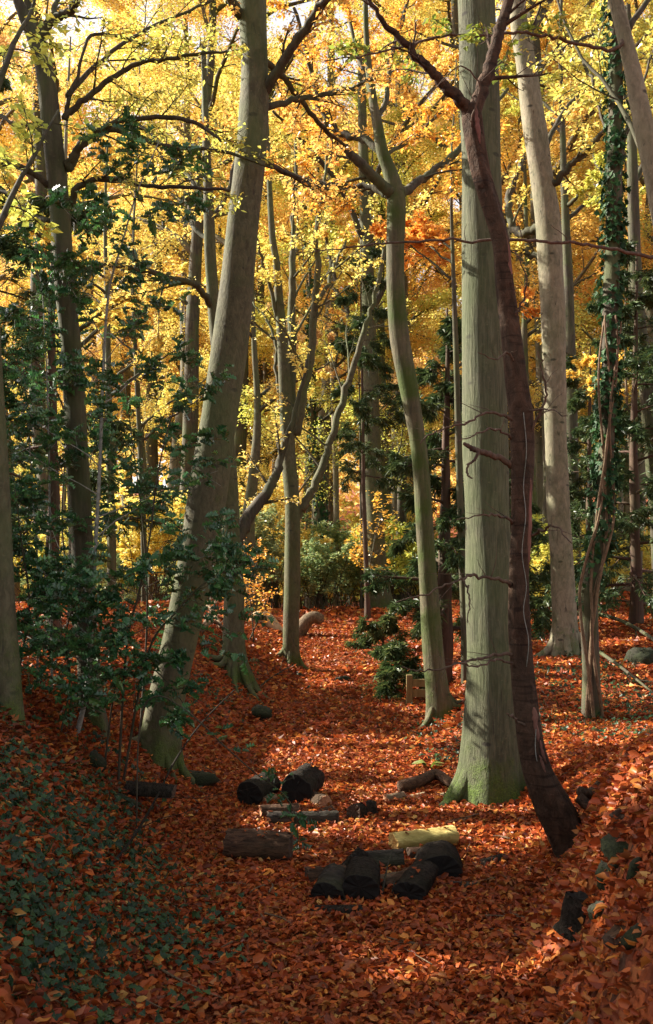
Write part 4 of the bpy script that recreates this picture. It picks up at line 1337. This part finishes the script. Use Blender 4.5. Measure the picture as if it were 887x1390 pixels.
log('rough-barked short log behind the grey-rimmed half-round log', P3(417, 1192, 1203), (1, .2, 0), .20, .058, LOGBARK, CUT_BROWN, seed=16)
log('small blackened stub standing upright amid the front pile', P3(485, 1190, 1192), (.1, .1, 1), .10, .05, CHAR, CUT_DARK, seed=17, lump=.12)
log('mossy slim log sloping between the two blackened ends of the front pile', P3(508, 1198, 1204), (1, .45, .05), .30, .034, DEAD, CUT_BROWN, seed=18)
log('brown log lying behind the sunlit yellow split log', P3(556, 1162, 1170), (1, .2, 0), .24, .05, LOGBARK, CUT_BROWN, seed=19)
log('dark rotten log chunk on the ivy bank at the foot of the leaning beech', P3(172, 1070, 1078), (1, -.05, -.08), .30, .065, CHAR, CUT_BROWN, 'half', seed=20, lump=.15)
log('small log with a pale end left of the fallen trunk by the big beech', P3(524, 1086, 1094), (.8, .5, .05), .16, .036, DEAD, CUT_ORANGE, seed=21)
log('pale short billet leaning on the fallen trunk by the big beech', P3(553, 1085, 1090), (.8, .4, .10), .15, .025, PALEWOOD, CUT_ORANGE, seed=22)
log('thin pale billet nearest the big beech roots', P3(596, 1082, 1087), (.8, .4, .12), .13, .022, PALEWOOD, CUT_ORANGE, seed=23)
log('mossy greenish pole on the leaves behind the sunlit yellow log', P3(482, 1118, 1122), (1, .25, .0), .26, .017, DEAD, CUT_BROWN, seed=24)
log('dark chunk of rotten wood right of the largest blackened half-round log', P3(655, 1172, 1178), (.9, .5, .1), .15, .04, CHAR, CUT_BROWN, 'wedge', seed=25, lump=.15)

log('small charred billet tilted against the middle half-round log of the front pile', P3(468, 1196, 1208), (.5, .6, .35), .16, .036, CHAR, CUT_DARK, seed=31, lump=.12)
log('small grey billet lying in front of the largest blackened half-round log', P3(612, 1203, 1208), (1, -.2, .04), .13, .026, GREYBARK, CUT_BROWN, seed=32)
log('thin dark billet propped across the gap of the front pile', P3(523, 1203, 1214), (.75, .55, .22), .22, .028, LOGBARK, CUT_BROWN, seed=33)
log('split dark shard standing at the back of the front pile', P3(470, 1178, 1186), (.6, .5, .5), .13, .05, CHAR, CUT_DARK, 'wedge', seed=34)
log('short brown billet behind the long thin dark log', P3(430, 1108, 1112), (.7, .7, .12), .15, .034, LOGBARK, CUT_ORANGE, seed=35)
log('rotten mossy log half sunk in the right bank at the picture edge', P3(842, 1112, 1118), (.85, .5, .30), .5, .045, LOGBARK, CUT_BROWN, seed=36, lump=.15)
log('dark rotting log half buried low on the right bank', P3(836, 1284, 1296), (.8, .5, .45), .4, .045, LOGBARK, CUT_BROWN, seed=37, lump=.15)


def stick(label, pts, r0, bark=DEAD, n=5, name='stick', cat='stick', Y=None, lift=.0, seed=1, level=1, lenf=.3, r1=None):
    r = np.random.default_rng(seed + 900)
    W = []
    for (u, v, *h) in pts:
        if Y is None:
            p = hit(u, v)
            p = p + np.array([0, 0, (h[0] if h else 0) + lift + r0 * .6])
        else:
            p = at(u, v, Y)
        W.append(p)
    Q, RR = refine(np.array(W), np.linspace(r0, r1 or r0 * .45, len(W)), 5)
    m, tw = MB(), []
    tube(m, Q, RR, 8, lump=.1, seed=seed)
    if n:
        sprout(m, Q, RR, r, level, tw, n, lenf, (25, 60), .08, .2, 5, .5, .0015)
    return tag(build(m, name, bark, origin=tuple(W[0])), label, cat)


stick('dark fallen trunk with a hump lying left of the big beech roots', [(545, 1080, .03), (570, 1074, .04), (592, 1066, .05), (612, 1074, .03), (628, 1078, .02)], .055, LOGBARK, 0, 'fallen_branch', 'branch', seed=2, r1=.03)
stick('pale slender stick on the leaves left of the thick brown log', [(255, 1150), (280, 1156), (312, 1166)], .009, PALEWOOD, 0, seed=3)
stick('grey forked stick standing in front of the pile', [(514, 1236), (520, 1222, .05), (526, 1205, .10), (533, 1186, .13)], .007, GREYBARK, 2, seed=4)
stick('second thin grey stick leaning by the forked stick', [(530, 1232), (534, 1218, .05), (540, 1206, .07)], .005, GREYBARK, 1, seed=5)
stick('thick dark bramble stem arching across the ivy bank', [(108, 1188, .02), (140, 1190, .02), (180, 1166, .10), (215, 1125, .2), (240, 1080, .25), (275, 1030, .3), (318, 985, .35)], .008, CHAR, 4, 'bramble_stem', 'stem', seed=6, Y=None, r1=.006)
stick('dark bough lying across the right bank below the pale beech', [(735, 850, .1), (770, 848, .12), (800, 848, .14), (835, 854, .12), (870, 868, .08), (905, 890, .04)], .04, BARK_DARK, 5, 'fallen_branch', 'branch', seed=7)
stick('long dark branch sloping down the bank right of the ivy-clad tree', [(812, 898, .10), (840, 916, .08), (865, 934, .06), (890, 950, .03)], .02, BARK_DARK, 4, 'fallen_branch', 'branch', seed=8)
stick('thin bent twig on the leaves left of the dark stump', [(706, 1248), (722, 1226), (748, 1212), (760, 1222)], .004, GREYBARK, 3, seed=9)
stick('slender twig crossing the leaves at the lower right', [(782, 1300), (800, 1286), (812, 1276)], .005, DEAD, 1, seed=10)
stick('dead forked twigs on the slope right of the splayed-root trunk', [(345, 940), (365, 928, .04), (385, 918, .07), (398, 912, .08)], .012, GREYBARK, 7, 'dead_branch', 'branch', seed=11)
stick('small pale chip of wood near the dark rotten chunk', [(672, 1168), (684, 1160)], .014, PALEWOOD, 0, 'wood_chip', 'wood', seed=12)
for k, (lab, pts, r0) in enumerate([
        ('pale crooked dead branch, lowest in the brush heap left of the splayed-root trunk', [(272, 862, .02), (290, 856, .1), (308, 864, .06)], .035),
        ('dead branch slanting up from the brush heap left of the splayed-root trunk', [(276, 858, .05), (288, 842, .15), (300, 826, .3)], .03),
        ('dead branch with fine twigs topping the brush heap left of the splayed-root trunk', [(300, 858, .05), (286, 846, .2), (270, 838, .25)], .03),
        ('long dead pole lying behind the brush heap', [(262, 846, .05), (290, 850, .12), (316, 852, .08)], .025)]):
    stick(lab, pts, r0, DEAD, 7, 'dead_branch', 'branch', seed=40 + k)

# pale fallen stems on the crest
m = MB()
Yf = 16.5
Pf = np.array([at(u, v, Yf) for u, v in [(343, 842), (350, 838), (360, 838), (368, 846), (374, 855), (381, 866)]])
tube(m, catmull(Pf, 5), np.linspace(.10, .125, 26), 14, lump=.06, seed=3)
tag(build(m, 'fallen_tree', PALEWOOD, origin=tuple(Pf[0])), 'pale debarked bent trunk lying on the crest left of the three-stemmed beech', 'fallen tree')
m = MB()
Pf = np.array([at(u, v, Yf) for u, v in [(398, 872), (408, 856), (418, 842), (428, 838), (437, 842)]])
tube(m, catmull(Pf, 5), np.linspace(.13, .085, 21), 14, lump=.06, seed=4)
tag(build(m, 'fallen_tree', DEAD, origin=tuple(Pf[0])), 'pale brown bent trunk lying on the crest right of the three-stemmed beech', 'fallen tree')

# ------------------------------------------------------------------ stones, stumps, moss


def rock(label, u, v, vb, wpx, hpx, material, seed, name='stone', cat='stone', depth=1.0, sharp=.25, tilt=0.0):
    r = np.random.default_rng(seed)
    b = hit(u, vb)
    Y = b[1]
    c = at(u, v, Y + wpx / F * Y * .3)
    rx, rz = wpx / 1.7 / F * Y, hpx / 1.7 / F * Y
    nu, nv = 22, 14
    th = np.linspace(0, 2 * PI, nu, endpoint=False)
    ph = np.linspace(.05, PI - .05, nv)
    D = np.stack([np.sin(ph)[:, None] * np.cos(th), np.sin(ph)[:, None] * np.sin(th), np.cos(ph)[:, None] * np.ones(nu)], -1)
    rad = np.ones(D.shape[:2])
    for _ in range(15):                          # flatten along random planes: facets
        n = nrm(r.normal(0, 1, 3))
        dd = D @ n
        cut = r.uniform(.5, .85)
        rad = np.where(dd > 0, np.minimum(rad, cut / np.maximum(dd, 1e-3)), rad)
    rad = rad * (1 + r.normal(0, sharp * .16, rad.shape))
    V = D * rad[..., None] * np.array([rx, rx * depth, rz]) * 1.15
    ct, st = math.cos(tilt), math.sin(tilt)
    V = np.stack([V[..., 0] * ct - V[..., 2] * st, V[..., 1], V[..., 0] * st + V[..., 2] * ct], -1) + c - np.array([0, 0, rz * .5])
    m = MB()
    j = np.arange(nu)
    i = np.arange(nv - 1)[:, None] * nu
    V = V.reshape(-1, 3)
    V = np.vstack([V, V[:nu].mean(0), V[-nu:].mean(0)])
    m.add(V, [np.stack([i + j, i + (j + 1) % nu, i + nu + (j + 1) % nu, i + nu + j], -1).reshape(-1, 4),
              np.stack([np.full(nu, nu * nv), (j + 1) % nu, j], -1), np.stack([np.full(nu, nu * nv + 1), (nv - 1) * nu + j, (nv - 1) * nu + (j + 1) % nu], -1)])
    return tag(build(m, name, material, origin=tuple(c)), label, cat)


rock('flat grey-green stone leaning beside the dark stump at the lower right', 816, 1231, 1246, 34, 32, STONE, 1, tilt=.5)
rock('mossy boulder above the leaning grey-green stone', 828, 1180, 1196, 34, 40, MOSSROCK, 2, tilt=.6)
rock('narrow upright mossy stone close to the right edge', 864, 1174, 1196, 20, 44, MOSSROCK, 3, tilt=-.35)
rock('dark moss-covered boulder highest on the right bank', 842, 1142, 1166, 54, 44, MOSSROCK, 4)
rock('dark mossy stone low on the right bank under the leaning one', 868, 1262, 1280, 44, 26, MOSSROCK, 6, tilt=.5)
rock('round moss-covered stone on the ivy bank at the left', 122, 1028, 1040, 34, 30, MOSSROCK, 7)
rock('mossy hummock at the foot of the leaning beech', 268, 1052, 1068, 44, 34, MOSSROCK, 8)
rock('dark moss-covered hump on the right bank beside the right edge', 872, 890, 905, 38, 34, MOSSROCK, 9)
rock('small dark stone on the path by the crest', 466, 921, 926, 18, 12, MOSSROCK, 10)
rock('tiny dark stone left of the path stone', 420, 932, 936, 10, 9, MOSSROCK, 11)
rock('small mossy stone at the foot of the three-stemmed beech', 408, 916, 920, 10, 9, MOSSROCK, 12)
rock('mossy lump on the bank left of the thick brown log', 165, 1082, 1094, 40, 26, MOSSROCK, 13)


def stump(label, u, v0, v1, wpx, seed, bark=CHAR):
    b = hit(u, v1)
    Y = b[1]
    P = np.array([at(u, v1 + 12, Y), at(u + 1, v1 - 2, Y), at(u - 1, (v0 + v1) / 2, Y), at(u + 2, v0, Y)])
    Q, RR = refine(P, np.array([1.2, 1.1, .95, .85]) * wpx / 2 / F * Y, 5)
    m = MB()
    tube(m, Q, RR, 22, lump=.16, flare=(.35, .06, 4), seed=seed, cap=False)
    o = tag(build(m, 'stump', bark, origin=tuple(P[1])), label, 'stump')
    r = np.random.default_rng(seed)
    m = MB()
    th = np.linspace(0, 2 * PI, 22, endpoint=False)
    top, rr = Q[-1], RR[-1]
    ring = top + np.stack([np.cos(th) * rr * .99, np.sin(th) * rr * .99, r.normal(0, rr * .12, 22)], -1)
    m.add(np.vstack([ring, top - np.array([0, 0, rr * .2])]), [np.stack([np.full(22, 22), np.arange(22), (np.arange(22) + 1) % 22], -1)], 0, False)
    e = bpy.data.objects.new('cut_end', m.mesh('cut_end', CUT_DARK, tuple(o.location)))
    COL.objects.link(e)
    e.parent = o
    return o


stump('jagged dark stump beside the leaning grey-green stone', 784, 1216, 1258, 38, 5)
rock('dark rooty lump on the slope below the splayed-root trunk', 357, 963, 978, 26, 24, MOSSROCK, 14)

# wooden barrier by the mossy beech
b = hit(556, 958)
Yb = b[1]
root = empty('wooden_barrier', tuple(b), 'low wooden barrier of posts and planks behind the mossy beech', 'barrier')


def box(p0, p1, bev=.006):
    x0, y0, z0 = p0
    x1, y1, z1 = p1
    V = []
    for z, i in ((z0, 0), (z1 - bev, 0), (z1, bev)):
        V += [(x0 + i, y0 + i, z), (x1 - i, y0 + i, z), (x1 - i, y1 - i, z), (x0 + i, y1 - i, z)]
    Fc = [(0, 3, 2, 1), (8, 9, 10, 11)]
    for l in (0, 4):
        for j in range(4):
            Fc.append((l + j, l + (j + 1) % 4, l + 4 + (j + 1) % 4, l + 4 + j))
    return np.array(V), [np.array(Fc)]


for u in (556, 586):
    p, q_ = at(u - 4, 0, Yb), at(u + 4, 0, Yb)
    m = MB()
    m.add(*box((p[0], Yb - .035, b[2] - .12), (q_[0], Yb + .035, b[2] + .36)), 0, False)
    build(m, 'post', PLANK, root)
for zz in (.10, .22):
    m = MB()
    m.add(*box((at(560.5, 0, Yb)[0], Yb - .012, b[2] + zz), (at(581.5, 0, Yb)[0], Yb + .016, b[2] + zz + .09)), 0, False)
    build(m, 'plank', PLANK, root)

# ------------------------------------------------------------------ fern
b = hit(582, 1046)
root = empty('fern', tuple(b), 'single bright green fern on the leaves left of the big beech', 'fern')
r6 = np.random.default_rng(9)
for k in range(5):
    az = [-2.6, -.4, .5, 2.4, 3.6][k]
    L = r6.uniform(.10, .18)
    d = np.array([math.cos(az), math.sin(az) * .5 - .3, 0])
    Q = catmull([b, b + d * L * .4 + np.array([0, 0, L * .45]), b + d * L + np.array([0, 0, L * .42])], 8)
    m = MB()
    tube(m, Q, .0016, 4)
    t = np.linspace(2, len(Q) - 1.01, 26)
    i = t.astype(int)
    p = Q[i] + (Q[np.minimum(i + 1, len(Q) - 1)] - Q[i]) * (t - i)[:, None]
    T = nrm(np.gradient(Q, axis=0))[i]
    s = np.cross(T, [0, 0, 1.0])
    ln = .05 * np.sin(np.linspace(.5, 3.0, 26))
    for sg in (1, -1):
        leaves(m, p, s * sg + T * .3, np.tile([0, -.3, 1.0], (26, 1)), ln, ln * .3)
    build(m, 'frond', GREENLEAF, root)

# ------------------------------------------------------------------ leaf litter, ivy, grass


def litter(n, ylo, yhi, power, size, seed, tmpl):
    r = np.random.default_rng(seed)
    y = ylo + (yhi - ylo) * r.random(n) ** power
    x = (r.random(n) * 2 - 1) * (.39 * y + .6)
    z = terrain(x, y)
    nn = tnormal(x, y)
    az = r.uniform(0, 6.28, n)
    D = np.stack([np.cos(az), np.sin(az), r.normal(.02, .22, n)], -1)
    L = size * np.clip(r.lognormal(-.02, .26, n), .5, 1.55)
    return np.stack([x, y, z + r.uniform(.002, .03, n)], -1), D, nn + r.normal(0, .5, (n, 3)), L, r.uniform(-3.5, 4.0, n), tmpl


m = MB()
for args in [(150000, 2.6, 8.5, .70, .039, 1, OVAL), (110000, 8.5, 18, .85, .062, 2, DIAMOND), (42000, 18, 32, .9, .12, 3, DIAMOND)]:
    P, D, NN, L, cu, tm = litter(*args)
    leaves(m, P, D, NN, L, L * rng.uniform(.5, .75, len(L)), tm, cu, 0, tm is OVAL)
for o in list(COL.objects):                       # leaves banked against the feet of the trunks
    if o.type == 'EMPTY' and o.get('category') == 'tree' and o.location.y < 16 and abs(o.location.x) < 6 and 'yew' not in o.name:
        k = 240 if o.location.y < 8 else 160
        az, rd = rng.uniform(0, 6.28, k), np.abs(rng.normal(.20, .10, k)) + .07
        x, y = o.location.x + np.cos(az) * rd, o.location.y + np.sin(az) * rd
        P = np.stack([x, y, terrain(x, y) + rng.uniform(.0, .07, k) * np.exp(-((rd - .15) / .12) ** 2)], -1)
        L = rng.uniform(.03, .055, k)
        leaves(m, P, np.stack([rng.normal(0, 1, k), rng.normal(0, 1, k), rng.normal(0, .3, k)], -1), tnormal(x, y) + rng.normal(0, .5, (k, 3)), L, L * .62, OVAL, rng.uniform(-3, 3, k), 0, True)
for (c, a, L0, r0) in LOGFEET:
    k = int(60 + 260 * L0)
    t = rng.uniform(-.12, 1.12, k)
    sd = rng.choice([-1, 1], k) * (r0 * .8 + np.abs(rng.normal(0, .035, k)))
    h = nrm(np.array([a[1], -a[0], 0]))
    x, y = c[0] + a[0] * L0 * t + h[0] * sd, c[1] + a[1] * L0 * t + h[1] * sd
    P = np.stack([x, y, terrain(x, y) + rng.uniform(.0, .05, k)], -1)
    L = rng.uniform(.028, .048, k)
    leaves(m, P, np.stack([rng.normal(0, 1, k), rng.normal(0, 1, k), rng.normal(0, .35, k)], -1), tnormal(x, y) + rng.normal(0, .5, (k, 3)), L, L * .62, OVAL, rng.uniform(-3, 3, k), 0, True)
for (c, a, L0, r0) in LOGS:                      # a few leaves that have come to rest on the logs
    k = rng.integers(3, 9)
    t = rng.uniform(.05, .95, k)[:, None]
    sd = nrm(np.cross(a, [0, 0, 1.0])) * rng.uniform(-.5, .5, (k, 1)) * r0
    P = c + a * L0 * t + sd + np.array([0, 0, 1.0]) * (np.sqrt(np.maximum(r0 ** 2 - (sd ** 2).sum(1, keepdims=True), 0)) * 1.02 + .004)
    L = rng.uniform(.03, .05, k)
    leaves(m, P, rng.normal(0, 1, (k, 3)) * [1, 1, .1], rng.normal(0, .3, (k, 3)) + [0, 0, 1.0], L, L * .6, OVAL, rng.uniform(-2, 3, k), 0, True)
tag(build(m, 'leaf_litter', LITTER), 'thick carpet of fallen orange and red-brown beech leaves', 'fallen leaves', kind='stuff')

m = MB()
r7 = np.random.default_rng(21)
cu0 = np.concatenate([r7.uniform(-10, 275, 130), r7.uniform(0, 150, 60), r7.uniform(820, 890, 8)])
cv0 = np.concatenate([r7.uniform(985, 1330, 130), r7.uniform(1010, 1390, 60), r7.uniform(930, 1010, 8)])
okc = (cv0 > 1000 + .0 * cu0) & (cu0 < 150 + (cv0 - 985) * .55) | (cu0 > 700)
bu, bv = [], []
for (ua, ub, va, vb, k) in ((480, 565, 850, 905, 22), (565, 640, 985, 1040, 10), (700, 887, 890, 1010, 40), (245, 335, 905, 990, 16), (0, 200, 870, 945, 14), (620, 760, 930, 1000, 10)):
    bu.append(r7.uniform(ua, ub, k))
    bv.append(r7.uniform(va, vb, k))
cu0, cv0 = np.concatenate([cu0[okc]] + bu), np.concatenate([cv0[okc]] + bv)
C = np.array([hit(a, b_) for a, b_ in zip(cu0, cv0)])
n = 6000
i = r7.integers(0, len(C), n)
sp_ = r7.uniform(.05, .17, len(C))[i]
x, y = C[i, 0] + r7.normal(0, 1, n) * sp_, C[i, 1] + r7.normal(0, 1, n) * sp_ * 1.3
h = r7.uniform(.015, .085, n)
az = r7.uniform(0, 6.28, n)
D = np.stack([np.cos(az), np.sin(az), r7.normal(-.2, .3, n)], -1)
L = r7.uniform(.02, .042, n)
leaves(m, np.stack([x, y, terrain(x, y) + h], -1), D, tnormal(x, y) + r7.normal(0, .4, (n, 3)) + np.array([.0, -.3, 0]), L, L * .95, IVY)
tag(build(m, 'ivy_ground_cover', BANKIVY), 'dark ivy trailing over the banks in patches, thickest on the left', 'ivy', kind='stuff')

m = MB()
n = 1500
cu_, cv_ = r7.uniform(0, 887, 90), r7.uniform(870, 1290, 90)
C = np.array([hit(a, b_) for a, b_ in zip(np.concatenate([r7.uniform(0, 260, 45), r7.uniform(700, 887, 25), r7.uniform(480, 640, 20)]),
                                          np.concatenate([r7.uniform(1010, 1290, 45), r7.uniform(900, 1010, 25), r7.uniform(900, 1000, 20)]))])
i = r7.integers(0, len(C), n)
p = C[i] + np.stack([r7.normal(0, .14, n), r7.normal(0, .14, n), np.zeros(n)], -1)
p[:, 2] = terrain(p[:, 0], p[:, 1])
D = np.stack([r7.normal(0, .6, n), r7.normal(0, .6, n), np.ones(n)], -1)
L = r7.uniform(.04, .10, n)
leaves(m, p, D, r7.normal(0, 1, (n, 3)), L, .005 + 0 * L)
tag(build(m, 'grass', GRASS), 'thin grass blades in tufts on the banks', 'grass', kind='stuff')

# small litter of twigs over the floor
m = MB()
for k in range(260):
    yy = 3 + 9 * r7.random()
    xx = r7.uniform(-1, 1) * (.36 * yy)
    az, L = r7.uniform(0, 6.28), r7.uniform(.06, .3)
    a = np.array([xx, yy, 0])
    b_ = a + np.array([math.cos(az), math.sin(az), 0]) * L
    mid = (a + b_) / 2 + r7.normal(0, L * .06, 3)
    Q = catmull([a, mid, b_], 3)
    Q[:, 2] = terrain(Q[:, 0], Q[:, 1]) + r7.uniform(.012, .04)
    tube(m, Q, np.linspace(.004, .0018, len(Q)) * r7.uniform(.6, 1.5), 5)
tag(build(m, 'fallen_twigs', DEAD), 'thin dry twigs scattered over the fallen leaves', 'twigs', kind='stuff')

# ------------------------------------------------------------------ light, sky, camera
w = bpy.data.worlds.new('World')
sc.world = w
w.use_nodes = True
nt = w.node_tree
bg = nt.nodes.get('Background') or nt.nodes.new('ShaderNodeBackground')
sky = nt.nodes.new('ShaderNodeTexSky')
sky.sky_type = 'NISHITA'
sky.sun_disc = False
sky.sun_elevation = math.radians(SUN_EL)
sky.sun_rotation = math.atan2(SUN[0], SUN[1])
sky.air_density, sky.dust_density, sky.ozone_density = 1.0, 2.5, 1.0
hs = nt.nodes.new('ShaderNodeHueSaturation')
hs.inputs['Saturation'].default_value = .32
nt.links.new(sky.outputs[0], hs.inputs['Color'])
nt.links.new(mixc(nt, 1.0, hs.outputs[0], (1, .94, .90), 'MULTIPLY'), bg.inputs[0])
bg.inputs[1].default_value = .094
sun = bpy.data.lights.new('sun', 'SUN')
sun.energy = 5.0
sun.angle = math.radians(.5)
sun.color = (1, .92, .79)
so = bpy.data.objects.new('sun', sun)
COL.objects.link(so)
from mathutils import Vector
so.rotation_euler = Vector(tuple(SUN)).to_track_quat('Z', 'Y').to_euler()
so.location = (-20, 10, 20)

cam = bpy.data.cameras.new('camera')
co = bpy.data.objects.new('camera', cam)
COL.objects.link(co)
co.location = (0, 0, EYE)
co.rotation_euler = (PI / 2, 0, 0)
cam.sensor_fit = 'VERTICAL'
cam.sensor_height = 36
cam.lens = F / 1390 * 36
cam.shift_y = (HV - 695) / 1390
cam.clip_start = .05
cam.clip_end = 1000
sc.camera = co

sc.view_settings.view_transform = 'Standard'
sc.view_settings.look = 'None'
sc.view_settings.exposure = 1.78
sc.view_settings.gamma = 1
sc.view_settings.use_curve_mapping = False
sc.render.engine = 'CYCLES'
sc.cycles.use_denoising = True
sc.cycles.max_bounces = 10
sc.cycles.diffuse_bounces = 5
sc.cycles.transmission_bounces = 7
sc.cycles.glossy_bounces = 2
